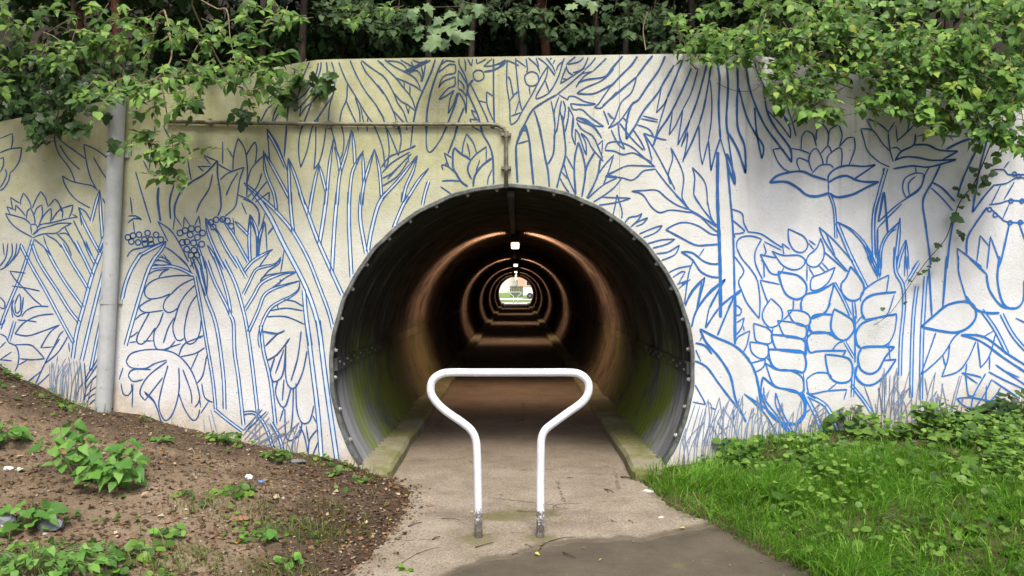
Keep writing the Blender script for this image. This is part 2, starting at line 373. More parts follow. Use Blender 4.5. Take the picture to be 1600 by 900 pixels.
M = dict(
    wall=m_wall(), blue=m_blue(), faded=m_faded(), pale=m_pale(), liner=m_liner(), barrier=m_barrier(), soil=m_soil(),
    collar=m_metal('weathered_steel_rim', (0.06, 0.068, 0.062), (0.165, 0.178, 0.17), 0.75, 0.1, 14),
    bolt=m_metal('galvanised_bolt', (0.18, 0.175, 0.155), (0.50, 0.48, 0.44), 0.5, 0.3, 30),
    conduit=m_metal('grimy_conduit', (0.09, 0.085, 0.055), (0.22, 0.21, 0.15), 0.5, 0.3, 16, (0.07, 0.06, 0.04)),
    drain=m_metal('grey_plastic_pipe', (0.36, 0.38, 0.37), (0.46, 0.48, 0.46), 0.45, 0.0, 5, (0.30, 0.31, 0.27)),
    apron=m_apron(),
    asphalt=m_concrete('old_asphalt', (0.066, 0.055, 0.037), (0.115, 0.097, 0.068), 0.2),
    kerb=m_concrete('mossy_kerb_concrete', (0.17, 0.155, 0.10), (0.30, 0.275, 0.19), 0.85),
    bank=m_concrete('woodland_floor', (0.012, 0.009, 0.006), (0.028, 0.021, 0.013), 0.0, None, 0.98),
    lawn=m_plain('lawn', (0.17, 0.27, 0.06), 0.9, 0, 0.3, 3),
    housing=m_plain('lamp_housing', (0.028, 0.027, 0.024), 0.8),
    lamp=m_emit('lamp_diffuser', (1.0, 0.76, 0.50), 0.8),
    bark=m_bark('grey_brown_bark', (0.045, 0.035, 0.025), (0.12, 0.095, 0.07)),
    redbark=m_bark('red_brown_bark', (0.06, 0.025, 0.015), (0.14, 0.06, 0.035)),
    twig=m_bark('pale_twig', (0.16, 0.12, 0.07), (0.30, 0.24, 0.15)),
    stem=m_plain('green_stem', (0.10, 0.14, 0.04), 0.6),
    deadtwig=m_bark('dead_twig', (0.035, 0.025, 0.018), (0.10, 0.075, 0.05)),
    elm=m_leaf('elm_leaf', (0.035, 0.085, 0.018), (0.085, 0.18, 0.035), (0.21, 0.36, 0.07), 0.3, 0.5),
    bramble=m_leaf('bramble_leaf', (0.032, 0.085, 0.014), (0.080, 0.185, 0.028), (0.18, 0.345, 0.050), 0.28, 0.55, (0.32, 0.40, 0.06)),
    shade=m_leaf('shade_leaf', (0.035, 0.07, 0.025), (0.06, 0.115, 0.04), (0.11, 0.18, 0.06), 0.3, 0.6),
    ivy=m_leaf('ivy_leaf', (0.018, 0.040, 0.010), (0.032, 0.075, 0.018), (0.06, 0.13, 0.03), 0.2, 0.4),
    maple=m_leaf('maple_leaf', (0.07, 0.13, 0.05), (0.13, 0.22, 0.09), (0.22, 0.32, 0.14), 0.3),
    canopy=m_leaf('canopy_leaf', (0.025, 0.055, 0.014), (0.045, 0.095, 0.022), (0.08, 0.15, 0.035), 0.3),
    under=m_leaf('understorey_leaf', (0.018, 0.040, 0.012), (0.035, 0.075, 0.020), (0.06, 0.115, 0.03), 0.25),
    nettle=m_leaf('nettle_leaf', (0.060, 0.16, 0.025), (0.11, 0.26, 0.045), (0.19, 0.37, 0.07), 0.3, 0.5),
    cover=m_leaf('ground_cover_leaf', (0.030, 0.080, 0.012), (0.075, 0.165, 0.022), (0.16, 0.28, 0.04), 0.25),
    clover=m_leaf('clover_leaf', (0.06, 0.14, 0.015), (0.12, 0.24, 0.03), (0.22, 0.36, 0.06), 0.3),
    grass=m_leaf('grass_blade', (0.055, 0.16, 0.012), (0.125, 0.32, 0.022), (0.25, 0.50, 0.05), 0.42, 0.5, (0.42, 0.40, 0.14)),
    drygrass=m_leaf('sparse_grass_blade', (0.06, 0.13, 0.02), (0.12, 0.19, 0.035), (0.24, 0.26, 0.08), 0.3, 0.5),
    litter=m_leaf('leaf_litter', (0.04, 0.022, 0.012), (0.12, 0.065, 0.03), (0.28, 0.17, 0.08), 0.1, 0.8, (0.50, 0.42, 0.30)),
    crumb=m_leaf('soil_crumb', (0.05, 0.035, 0.022), (0.12, 0.086, 0.055), (0.22, 0.168, 0.112), 0.0, 0.95, (0.36, 0.32, 0.26)),
    yellow=m_leaf('yellow_leaf', (0.36, 0.22, 0.03), (0.52, 0.38, 0.05), (0.62, 0.52, 0.12), 0.2, 0.6),
    paper=m_plain('white_litter', (0.75, 0.75, 0.74), 0.7, 0, 0.08),
    bluecap=m_plain('blue_litter', (0.10, 0.20, 0.42), 0.5),
    stone=m_concrete('grey_stone', (0.10, 0.11, 0.12), (0.22, 0.23, 0.25)),
    brickwall=m_plain('salmon_render', (0.62, 0.38, 0.28), 0.8),
    whitewall=m_plain('white_render', (0.80, 0.80, 0.78), 0.8, 0, 0.05),
    brickbit=m_plain('old_brick', (0.26, 0.12, 0.075), 0.9),
    roof=m_plain('roof_tiles', (0.20, 0.10, 0.07), 0.8),
    glass=m_plain('dark_glass', (0.03, 0.04, 0.05), 0.1),
    tyre=m_plain('tyre_rubber', (0.02, 0.02, 0.02), 0.9),
    vanpaint=m_plain('white_van_paint', (0.80, 0.80, 0.80), 0.3, 0, 0.03),
    farroad=m_concrete('pale_far_road', (0.55, 0.54, 0.52), (0.70, 0.69, 0.66)),
    fencewood=m_plain('fence_wood', (0.10, 0.12, 0.07), 0.9),
)

# ------------------------------------------------------------------ ground
def lin(v, xs, ys): return np.interp(v, xs, ys)
YS = [-40, 0, 4.39, 4.76, 4.82, 5.34, 5.64, 5.80, 6.16, 6.46, 6.68, 7.2]
XL = [-1.3, -1.0, -.888, -.845, -.84, -.78, -.755, -.765, -.80, -.97, -1.10, -1.10]
XR = [2.6, 2.3, 1.60, 1.467, 1.45, 1.30, 1.16, 1.088, 1.04, 1.0, 0.98, 0.98]
def xl(y):
    y = np.asarray(y, float); return lin(y, YS, XL) + (fbm(y * 4.0, y * 0 + 2.5, 61, 4) - 0.47) * 0.16
def xr(y):
    y = np.asarray(y, float); return lin(y, YS, XR) + (fbm(y * 4.0, y * 0 + 7.5, 62, 4) - 0.47) * 0.13
TL = ([0, .24, .89, 1.48, 1.91, 2.45, 2.92, 3.25, 4.4, 6.9, 40], [0, .06, .215, .376, .48, .54, .725, .886, 1.3, 2.2, 2.6])
TR = ([0, .25, .575, 1.1, 1.65, 2.45, 3.26, 4.6, 7.5, 40], [0, .04, .123, .295, .39, .456, .51, .9, 2.2, 2.6])
def H(x, y):
    x = np.asarray(x, float); y = np.asarray(y, float)
    g = np.interp(y, [-40, 0, 3.5, 6.68], [0.35, 0.45, 0.62, 1.0])
    tl, tr = xl(y) - x, x - xr(y)
    side = np.maximum(tl, tr)
    h = np.where(tl > 0, lin(tl, *TL), np.where(tr > 0, lin(tr, *TR), 0.0)) * g
    bump = (fbm(x * 1.7, y * 1.7, 3, 4) - 0.47) * 0.16 + (fbm(x * 9, y * 9, 11, 3) - 0.44) * 0.035
    h = h + bump * np.clip(side / 0.45, 0, 1) + 0.012 * np.clip(side / 0.1, 0, 1)
    return np.where(side > 0, h, -0.03)
def hz(x, y): return float(H(np.array([x]), np.array([y]))[0])
def gpt(px, py):
    """where the sight line through a photograph pixel meets the ground"""
    dx, dz = (px - VPX) / FPX, -(py - VPY) / FPX
    d = np.linspace(2.5, 6.67, 1200)
    diff = (EYE + dz * d) - np.maximum(H(dx * d, d), 0)
    k = np.argmax(diff < 0)
    dd = d[k] if diff[k] < 0 else 6.6
    return dx * dd, dd, max(hz(dx * dd, dd), 0.0)
def grid(xs, ys, zf):
    X, Y = np.meshgrid(xs, ys)
    Z = zf(X, Y)
    v = np.stack([X.ravel(), Y.ravel(), Z.ravel()], 1)
    nx, ny = len(xs), len(ys)
    i = (np.arange(ny - 1)[:, None] * nx + np.arange(nx - 1)[None, :]).ravel()
    return v, np.stack([i, i + 1, i + nx + 1, i + nx], 1)
xs = np.concatenate([np.linspace(-60, -6, 40)[:-1], np.arange(-6, 6, 0.035), np.linspace(6, 60, 40)])
ys = np.concatenate([np.linspace(-60, 2.5, 40)[:-1], np.arange(2.5, 6.69, 0.03), [6.72]])
v, f = grid(xs, ys, H)
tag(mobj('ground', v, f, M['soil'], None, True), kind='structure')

# asphalt path and concrete apron
ys = np.concatenate([np.linspace(-60, 2, 20)[:-1], np.arange(2, 6.0, 0.08)])
vv = []
for y in ys: vv += [(xl(y) - 0.12, y, 0.0), (xr(y) + 0.12, y, 0.0)]
ff = [(2 * i, 2 * i + 1, 2 * i + 3, 2 * i + 2) for i in range(len(ys) - 1)]
tag(mobj('path', vv, ff, M['asphalt']), kind='structure')
# front edge of the concrete, read along x
def front_y(x):
    e = np.interp(x, [-1.0, -0.45, -0.30, 0.06, 0.25, 0.45, 0.75, 1.0, 1.25, 1.5],
                  [4.05, 4.25, 4.45, 4.80, 4.90, 4.92, 5.0, 5.08, 5.25, 5.42])
    return e + (fbm(np.array([x * 5.0]), np.array([1.3]), 21, 6)[0] - 0.47) * 0.20
nx = 200
vv, ff = [], []
cols, edge = [], []
ROWS = [(0, 1.0), (0.04, 0.85), (0.09, 0.55), (0.15, 0.25), (0.22, 0.05), (0.15, 0), (0.3, 0), (0.5, 0), (0.75, 0), (1, 0)]
for i in range(nx + 1):
    t = i / nx
    fx = -0.97 + t * (1.42 + 0.97)
    y0 = front_y(fx)
    col = []
    for j, (fr, ed) in enumerate(ROWS):
        y = y0 + fr if j < 5 else y0 + 0.22 + (WALL_Y + 0.6 - y0 - 0.22) * fr
        a, b = xl(y) - 0.05, xr(y) + 0.05
        wgt = (y - y0) / (WALL_Y + 0.6 - y0)
        x = fx if j == 0 else fx * (1 - wgt) + (a + (b - a) * t) * wgt
        x = min(max(x, a), b)
        if j == 0: col.append(len(vv)); vv.append((x, y - 0.006, -0.003)); edge.append(1.0)
        col.append(len(vv)); vv.append((x, y, 0.004)); edge.append(ed)
    cols.append(col)
for i in range(nx):
    for j in range(len(ROWS)): ff.append((cols[i][j], cols[i + 1][j], cols[i + 1][j + 1], cols[i][j + 1]))
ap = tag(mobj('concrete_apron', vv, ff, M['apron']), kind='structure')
ea = ap.data.attributes.new('edge', 'FLOAT', 'POINT'); ea.data.foreach_set('value', np.array(edge, np.float32))
TUN_END = 70.0
vv, ff = [], []
for j in range(60):
    y = WALL_Y + 0.6 + (TUN_END - WALL_Y - 0.6) * (j / 59) ** 1.6
    vv += [(-1.15, y, 0.004), (1.15, y, 0.004)]
ff = [(2 * i, 2 * i + 1, 2 * i + 3, 2 * i + 2) for i in range(59)]
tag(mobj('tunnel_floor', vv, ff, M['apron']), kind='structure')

# embankment behind the wall
def top_px(px):
    if px < 490: return 93 + (490 - px) * 0.198
    if px < 1060: return 93 - (px - 490) * 9 / 570
    if px < 1180: return 84 + (px - 1060) / 120
    return 85 + (px - 1180) * 0.2
def wall_top(x): return wz(top_px(VPX + x / K))
wt_x = np.linspace(-9, 9, 200); wt_z = np.array([wall_top(a) for a in wt_x])
def E(X, Y):
    base = np.interp(X, wt_x, wt_z) - 0.12
    base = np.where(np.abs(X) > 8.6, 2.4, base)
    up = np.interp(Y, [7.1, 10.5, 13, 17, 21, 58, 69.6], [0, 0.45, 1.9, 5.6, 9.5, 9.5, 0.0])
    return base + up + (fbm(X * 0.9, Y * 0.9, 5, 4) - 0.47) * 0.5 * np.clip((Y - 7.2) / 1.0, 0, 1)
xs = np.concatenate([np.linspace(-60, -9, 20)[:-1], np.arange(-9, 9.01, 0.25), np.linspace(9, 60, 20)[1:]])
ys = np.concatenate([[6.74, 7.1], np.arange(7.3, 17, 0.25), np.linspace(17, 69.6, 20)])
def E2(X, Y): return np.where(Y < 6.9, np.where(np.abs(X) < 8.4, E(X, Y) - 0.6, 1.9), E(X, Y))
v, f = grid(xs, ys, E2)
tag(mobj('embankment', v, f, M['bank'], None, True), kind='structure')

# ------------------------------------------------------------------ headwall with its round opening
def make_headwall():
    T = 0.42
    outl = [(-8.6, -0.6)] + [(8.6, -0.6)]
    topx = list(np.linspace(8.6, -8.6, 90))
    poly = [(-8.6, -0.6), (8.6, -0.6)] + [(a, wall_top(a)) for a in topx]
    def hit(a):
        dx, dz = math.cos(a), math.sin(a); best = None
        for i in range(len(poly)):
            (x0, z0), (x1, z1) = poly[i], poly[(i + 1) % len(poly)]
            ex, ez = x1 - x0, z1 - z0
            det = dx * (-ez) + ex * dz
            if abs(det) < 1e-9: continue
            t = ((x0 - XC) * (-ez) + ex * (z0 - ZC)) / det
            u = (dx * (z0 - ZC) - dz * (x0 - XC)) / det
            if t > 0 and -1e-6 <= u <= 1 + 1e-6 and (best is None or t < best): best = t
        return best
    angs = set(2 * math.pi * k / 144 for k in range(144))
    for (x, z) in (poly[0], poly[1], poly[2], poly[-1]): angs.add(math.atan2(z - ZC, x - XC) % (2 * math.pi))
    angs = sorted(angs)
    RR = RAD + 0.012
    v, f = [], []
    NR = 6
    for a in angs:
        t = hit(a)
        for yy in (WALL_Y, WALL_Y + T):
            for k in range(NR + 1):
                r = RR + (t - RR) * k / NR
                v.append((XC + math.cos(a) * r, yy, ZC + math.sin(a) * r))
    n = len(angs); st = 2 * (NR + 1)
    for i in range(n):
        a, b = i * st, ((i + 1) % n) * st
        for k in range(NR):
            f.append((a + k, a + k + 1, b + k + 1, b + k))
            q = NR + 1
            f.append((a + q + k, b + q + k, b + q + k + 1, a + q + k + 1))
        f.append((a, b, b + NR + 1, a + NR + 1))
        f.append((a + NR, a + 2 * NR + 1, b + 2 * NR + 1, b + NR))
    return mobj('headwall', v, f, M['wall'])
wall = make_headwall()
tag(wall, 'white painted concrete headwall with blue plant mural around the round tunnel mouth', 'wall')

# ------------------------------------------------------------------ mural: painted lines on the wall
MURAL = """@ 0 160 .2668
# painted_edge_flower
0,212 72,182 / 72,182 75,225 66,270 ; 0,295 60,272 128,265 / 128,265 115,340 80,395 60,410 ; 0,330 22,322 / 22,322 20,370 0,410
30,390 40,420 20,470 0,500 ; 60,410 50,460 20,505 0,515
# painted_broad_leaves
440,465 410,390 345,300 320,220 325,182 / 325,182 370,235 440,285 500,330 ; 350,248 380,300 420,350 470,395
570,515 530,440 505,340 492,245 / 492,245 560,275 630,325 690,370 ; 548,322 590,395 640,470 690,540
530,620 440,565 385,490 365,430 / 365,430 420,462 500,480 545,490 575,520 ; 600,560 630,620 650,660
# painted_lotus
190,790 110,745 60,700 32,650 / 32,650 90,665 150,685 180,715 ; 60,655 40,610 / 40,610 90,630 ; 75,625 62,555 / 62,555 90,575 115,590
90,640 92,600 / 92,600 130,640 150,665 ; 120,600 122,570 138,530 / 138,530 165,565 182,605 180,625 ; 190,620 210,570 238,522 / 238,522 265,555 280,605
155,680 160,640 178,618 / 178,618 195,650 205,690 205,710 ; 200,660 215,620 245,600 / 245,600 250,650 240,690 225,730
245,685 265,650 298,620 / 298,620 302,660 295,705 ; 280,610 300,590 322,565 / 322,565 345,590 355,620
305,690 330,650 360,620 / 360,615 368,640 365,680 ; 350,625 380,615 428,600 / 428,600 420,640 405,675
215,740 240,715 300,705 360,690 410,678 455,672 / 455,672 425,655
190,775 215,760 235,740 290,725 350,708 420,708 / 420,708 370,735 330,765 270,768 220,780 190,795
180,715 185,770 ; 180,715 210,715 220,745 190,775 ; 5 355,605 362,640
# painted_sword_leaves
D4t 585,512 560,600 535,700 ; D4t 585,515 590,650 602,800 ; D4t 460,612 490,700 540,800 590,890 ; 465,620 478,720 ; 460,615 500,640 530,690
D5 690,600 650,700 600,820 580,880 ; 430,690 480,790 540,900 ; 330,765 390,830 420,900 ; 345,770 400,775 470,890 ; 380,730 430,820 480,900
200,800 260,850 300,900 ; 255,780 275,850 ; 270,775 330,810 360,850
@ 0 380 .3111
0,135 40,110 75,60 85,0 ; 0,115 30,70 40,0 ; 60,90 90,50 105,0 ; 15,0 22,60 ; 60,0 60,60 20,125
D4 165,-20 110,150 60,270 20,370 0,430
D4 105,10 150,100 230,240 310,390 370,500 ; D4 160,0 200,100 290,240 345,330 400,400 ; D4 225,10 270,100 330,200 380,270 418,325
D4 310,0 370,110 420,190 445,235 ; D4 380,-10 430,90 465,165 ; D4 425,-10 455,60 482,110
3 D5 530,-10 470,140 420,320 385,450 365,580
D5 545,60 500,220 460,380 410,590 ; D4 540,260 500,420 455,640
# painted_leafy_stem
130,150 50,140 / 50,140 75,180 110,215 ; 60,215 130,225 200,240 ; 110,215 150,260 180,290 210,312 ; 245,318 180,318 130,340 110,370
75,455 120,400 190,365 270,355 ; 75,455 140,465 220,440 300,410 ; 300,410 250,450 205,525 / 205,525 270,520 ; 270,520 300,460 320,440
340,470 290,550 225,605 / 225,605 260,540 300,480 ; 75,510 150,510 180,530 225,580 ; 100,580 160,585 225,580 ; 95,610 140,585
225,605 200,660 180,705 ; 140,695 185,660 210,640 ; 185,715 220,685 250,655 ; 90,385 150,390 185,395 ; 290,570 285,600
65,375 58,320 70,285 ; 60,310 75,360 105,360 118,270 ; 75,310 80,350 100,340 105,290 98,255 80,290 75,310 ; D4 75,390 45,490 ; 345,500 350,545
# painted_round_flower
0,455 30,470 45,500 80,515 95,560 90,610 75,645 ; 0,525 30,495 ; 0,585 60,545 ; 0,585 60,590 ; 5,615 45,640
# painted_buds
0,270 25,300 20,330 0,320 ; 0,410 20,400 25,380
# painted_grass_tuft
2.2 250,745 250,610 ; 2.2 265,755 270,600 ; 2.2 285,760 280,680 330,580 ; 2.2 300,765 310,660 350,600 ; 2.2 320,770 330,680 355,610 ; 2.2 340,780 345,680 350,580 ; 2.2 355,780 360,680 345,570
2.2 370,785 380,700 370,590 ; 2.2 390,790 395,700 385,590 ; 2.2 405,795 410,700 400,580 ; 2.2 425,800 415,700 405,600 ; 2.2 275,755 285,680 340,600 ; 2.2 310,770 315,680 360,600 ; 2.2 258,750 275,650 290,580
425,710 440,660 480,600 510,540 ; 430,700 470,640 515,575 ; 425,740 460,690 515,640 ; 430,770 470,730 510,715 ; 435,800 460,765 505,750 ; 450,810 470,790 500,775 ; 424,600 430,700 425,790
@ 190 400 .15552
# painted_arching_leaf
D5 205,-30 180,0 100,130 40,280 5,430 ; D5 345,0 270,140 200,350 120,620 40,900
# painted_daisy
730,205 620,195 480,205 340,235 250,300 230,370 260,420 310,430 400,415 490,380 ; 730,225 600,290 500,380 440,440 420,520 460,565 520,555 580,510
310,430 230,470 175,520 230,565 320,560 420,545 ; 740,290 650,380 580,490 540,620 515,720 545,830 590,850 630,825
765,380 690,490 650,620 630,770 650,860 690,885 750,850 790,750 800,640 ; 420,565 380,680 330,760 325,860 350,930 400,940 470,930 540,850
530,620 470,720 420,875 ; 280,570 220,680 160,800 155,860 190,885 240,860 340,720 ; 250,570 190,590 140,640 ; 165,760 130,790 80,820
80,870 150,860 ; 220,855 320,850 ; 830,800 770,810
D4 305,115 400,105 510,105 620,140 710,190 ; 270,190 330,150 480,130 ; 370,225 410,165 480,130 ; 450,20 510,95 ; 570,0 650,80 700,170
340,45 420,50 500,90 ; 320,80 370,90 440,95 ; 370,10 430,20 470,60 ; 420,-20 470,50
@ 180 400 .31106
55,530 80,490 160,470 260,475 330,510 390,590 425,710 400,760 ; 55,530 80,560 150,565 200,540 260,522 ; 65,600 90,570 180,570 ; 65,600 90,630 140,620
260,530 180,590 140,640 125,690 150,725 ; 150,725 200,660 240,610 ; 265,550 230,680 220,760 250,825 290,790 320,680 320,560
340,570 380,680 385,740 ; 320,690 350,770 390,825 415,810 425,770 ; 145,680 190,720 220,790 ; 240,470 330,440 ; 320,500 350,440 440,405
330,505 400,490 450,460 ; 380,570 420,480 ; 410,640 440,600 460,500 ; 435,640 450,710 490,735 ; 430,760 425,720 ; 430,790 470,730
30,640 40,690 65,700 85,670 80,640 ; 90,640 85,760 ; 40,560 20,620 ; 150,690 200,740 230,830
# painted_trunk_stems
D4 400,100 430,260 460,440 490,620 505,770 ; D4.5 420,60 455,200 500,320 525,450 545,620 550,770 ; 390,10 420,110 455,200 ; 405,0 440,80 458,180 ; 440,0 462,90 460,190
D4 460,20 500,130 560,250 580,300 ; D4.5 580,300 595,340 600,480 620,620 645,850 ; D4 500,0 545,130 570,220 580,290 ; 3 D4.5 545,20 600,130 640,260 665,380 690,560 715,780
D4 600,0 660,110
D4 500,770 560,820 640,880 ; 2.2 480,770 510,880 ; 2.2 470,800 490,890 ; 2.2 445,820 450,880 ; 640,880 740,770 ; 650,890 760,780
@ 380 300 .2668
# painted_branching_stems
D4t 175,335 110,370 50,410 5,465 ; 155,350 120,400 95,435 ; D3.5t 220,380 190,420 110,440 70,460 30,540 0,600 ; 220,380 210,420 150,460 100,520
100,520 130,490 250,470 310,468 ; D4t 310,470 220,480 110,530 60,610 10,690 ; 310,470 250,500 200,540 170,560 ; D4t 330,520 260,540 170,570 120,610 90,690 30,820
D4t 330,520 325,570 280,610 220,640 160,680 115,760 95,850 103,910 ; 240,340 220,470 ; 218,510 215,545 ; 195,550 220,545
# painted_petal_bloom
200,655 205,690 ; 240,630 300,640 350,670 ; 160,695 250,680 350,695 ; 140,730 250,730 360,775 ; 105,815 150,820 205,830 / 205,830 160,870 135,900 ; 205,830 240,815 ; 245,900 275,855 ; 340,815 330,900
# painted_tall_blades
3 D6 60,0 150,130 240,310 330,480 380,590 430,740 460,900 ; 3 D4.5 90,20 190,110 290,230 380,390 440,540 500,700 525,800 ; 3 D5 330,0 380,130 440,290 520,470 580,600
D5.5 355,570 370,740 395,900 ; D4.5 275,0 280,110 295,240 ; 240,0 270,50 ; D4.5 405,0 385,140 ; D5 490,0 470,160 445,310 ; D5 553,0 535,200 520,470 ; D5 622,0 620,200 635,500
D5 695,0 685,150 720,360 ; D5 840,0 790,80 750,230 730,350 ; 800,0 805,40 ; D4.5 965,20 930,90 880,210 ; 930,0 925,60
D4t 40,165 35,300 40,400 ; 45,170 80,270 85,380 ; D4t 125,190 95,260 85,380 ; 130,190 140,330 ; 180,205 145,250 ; 0,225 25,260 ; 130,120 100,230 ; 0,40 60,70 95,130 90,200 ; 155,0 150,60 ; 185,0 200,80 195,110
@ 180 180 .2668
# painted_poppy
3.6 350,600 350,530 390,440 450,390 530,340 600,265 / 600,265 600,350 615,450 620,540 600,590 ; 570,345 550,430 500,510 475,570
615,380 660,340 755,305 / 755,305 730,380 715,480 700,540 640,595 ; 720,335 680,400 650,470 ; 600,285 660,320 690,330 ; 520,235 600,270 ; 520,240 560,290 ; 485,300 560,300 / 485,300 520,330
340,670 350,590 / 350,590 390,650 ; 400,660 405,595 / 405,595 440,650 ; 465,650 490,590 / 490,590 500,650 ; 5 255,420 250,500 265,620 ; 3.6 345,410 320,500 325,610 ; 120,330 160,470 210,630
# painted_thin_stems
90,480 100,580 ; 95,150 95,240 ; 105,620 115,690 ; 75,590 120,590 155,610 / 155,610 110,605 75,630
165,265 195,325 ; 210,225 200,320 ; 235,220 238,310 ; 235,60 230,100 ; 280,60 320,135 ; 405,170 415,200 ; 425,260 445,380
250,620 280,680 310,740 ; 255,625 320,670 370,740 430,860 ; 290,770 350,810 430,890
# painted_pointed_buds
690,320 695,230 720,135 / 720,135 760,200 775,310 770,400 ; 630,155 630,285 ; 655,190 695,255 ; 765,240 800,180 820,155 / 820,155 830,200 820,290 ; 775,390 800,310 870,235
715,465 790,500 840,560 840,650 ; 740,510 770,580 ; 775,480 830,420 860,340 ; 800,500 870,410 890,390 ; 820,510 890,460 900,450 ; 900,450 905,490 ; 775,390 770,480
# painted_berries
O16 105,705 140,700 172,728 190,690 208,728 240,700 268,728 95,740 135,745 175,752 212,755 75,715
# painted_berries
O17 380,690 410,675 447,665 485,668 512,690 440,700 482,715 420,742 395,745 460,748 507,755 420,785 462,790 445,820 480,820
# painted_berries
O16 560,628 592,612 630,610 658,618 575,655 680,650
# painted_finger_leaves
300,738 180,772 100,790 70,830 ; D4t 300,740 200,790 142,824 ; D4t 300,740 270,790 236,831 ; 270,820 300,850 ; 230,860 260,840
D4t 530,600 545,690 590,800 640,900 ; D4t 590,660 650,780 720,890 ; D4t 480,750 500,820 520,900 ; 530,600 570,650 600,690 ; D4t 620,600 690,700 780,860 ; D4t 700,620 740,660 780,700 ; 690,600 700,700
D4t 540,760 580,830 610,900 ; 440,840 460,900 ; 450,830 480,900 ; 470,840 440,890
D4t 790,580 785,720 790,850 ; D4t 790,580 830,680 835,830 ; D4t 875,620 850,700 838,780 ; 880,630 890,800 ; 930,650 895,690 ; D4t 755,395 809,450 ; D4t 755,395 850,478
# painted_spear_leaves
D4t 870,205 880,330 930,460 945,560 ; D4t 870,215 920,300 1012,470 ; 905,270 900,200 890,80 / 890,80 950,170 985,260 1012,330 ; D3.5 900,110 945,190 1000,310 ; 3.6 1005,70 990,240
@ 400 60 .15552
# painted_hanging_fronds
70,570 150,510 235,475 275,385 ; 80,660 130,600 220,540 245,490 ; 115,705 200,640 275,605 ; 160,855 190,740 250,630 ; 180,850 210,780 320,670 350,640 ; 40,850 90,750 115,705 ; 10,850 25,800
3.6 330,530 375,400 395,310 ; 3.6 310,855 325,660 ; 400,640 440,520 470,400 510,300 545,220 ; 395,640 385,735 / 385,735 460,670 570,530 620,400 650,300 655,220
395,635 480,570 530,510 590,400 620,290 628,220 ; 460,660 435,790 / 435,790 500,690 560,645 / 560,645 520,750 475,860 ; 560,645 630,560 690,450 715,330 705,220
750,220 780,300 795,400 780,540 740,680 725,860 ; 785,545 720,650 640,770 575,865 ; 630,780 615,860 ; 825,220 870,340 920,450 1000,580 1100,750 1180,860
918,460 910,610 860,730 840,860 ; 905,620 950,730 1010,855 ; 995,585 1040,730 1045,855 ; 1050,680 1085,855 ; 1122,795 1122,855
945,220 1010,370 1100,530 1200,660 1286,800 ; 1045,215 1100,330 1200,450 1286,560 ; 1060,220 1150,290 1286,380 ; 1210,215 1286,265
@ 400 80 .2668
3.6 180,430 165,620 ; 325,300 280,420 255,500 250,590 262,680 / 262,680 300,580 320,480 345,400 ; 350,440 350,560 340,690 / 340,690 370,650 395,560 410,450
440,450 460,520 475,590 485,620 ; 500,430 515,510 510,590 490,640 ; 595,440 600,470 ; 650,440 652,470 ; 690,430 740,560 755,680 ; 765,450 780,560 775,640 760,690 ; 840,440 850,520 835,610 / 835,610 790,500 765,450
880,440 885,465 ; 920,430 905,560
# painted_reed_leaves
D4t 190,625 195,760 200,900 ; D4t 190,625 240,760 280,900 ; D4t 370,655 345,760 320,900 ; D4t 370,665 390,740 410,820 ; 405,820 400,900
D4t 455,510 440,600 425,720 410,900 ; D4t 460,560 480,620 495,720 ; D4t 560,460 530,590 490,730 475,900 ; D4t 565,470 575,570 580,660 ; D4t 630,580 590,650 560,730 545,900 ; D4t 625,590 630,700 632,780
D4t 695,570 660,680 630,790 620,900 ; D4t 697,580 720,680 730,770 735,850 ; 735,680 780,620 850,590 935,555 ; 740,710 800,650 900,590 ; 740,745 800,710 870,640 910,600 ; 770,750 850,660
D4t 945,610 900,670 830,760 735,860 ; 740,790 830,730 890,640 ; D4t 945,610 920,700 880,790 860,880 ; D4t 1012,685 950,760 870,890 ; D4 1012,760 990,830 975,900 ; 890,600 895,650
@ 590 70 .15552
# painted_canopy_branches
0,275 80,340 160,480 200,580 260,670 300,790 ; 160,480 240,570 300,600 375,660 ; 280,590 310,690 / 310,690 320,620 ; 0,400 80,510 150,650 195,780 225,900 ; 155,660 210,720 270,790
0,640 50,720 75,800 100,900 ; 0,155 100,250 190,340 260,430 340,530 380,650 ; 180,330 300,380 380,420 445,465 ; 265,365 270,440 ; 325,400 325,510
70,150 180,225 300,285 380,340 410,390 ; 410,385 430,440 ; 100,160 200,170 260,200 295,245 ; 230,150 300,190 370,235 ; 330,145 350,200 375,230
285,275 370,240 470,190 550,140 ; 270,262 350,228 440,185 520,140 ; 350,150 420,180 460,165 ; 310,290 350,265 400,260 440,320 435,370 ; 480,200 465,300 445,365 ; 440,220 455,300 450,370
3.6 580,145 540,270 470,430 400,600 360,780 345,900 ; 3.6 660,145 600,280 540,460 500,650 490,800 490,900
# painted_hanging_leaves
600,280 660,240 720,195 785,200 / 780,200 780,280 700,300 650,330 615,430 / 615,430 660,370 780,320 / 780,320 775,410 720,430 660,490 615,550 / 615,550 680,520 770,455
770,460 730,540 710,690 / 710,690 760,600 800,480 ; 640,200 690,160 780,170 ; 820,140 820,200 870,290 900,390 895,520 ; 810,250 810,430 ; 815,260 850,310 895,390 ; 815,350 860,400 870,450 ; 810,440 860,470 895,530
820,480 870,570 890,690 / 890,690 895,530 ; 3.6 815,480 770,620 720,750 690,830 655,900 ; 3.6 870,630 820,750 775,900 ; 870,140 885,200 880,270 ; 905,140 930,190 945,210 / 945,210 955,140
990,140 1000,190 / 1000,190 1060,160 1090,140
# painted_fruit_tree
1065,215 1150,140 ; 1065,215 1150,210 1240,180 1286,145 ; O55 1015,308
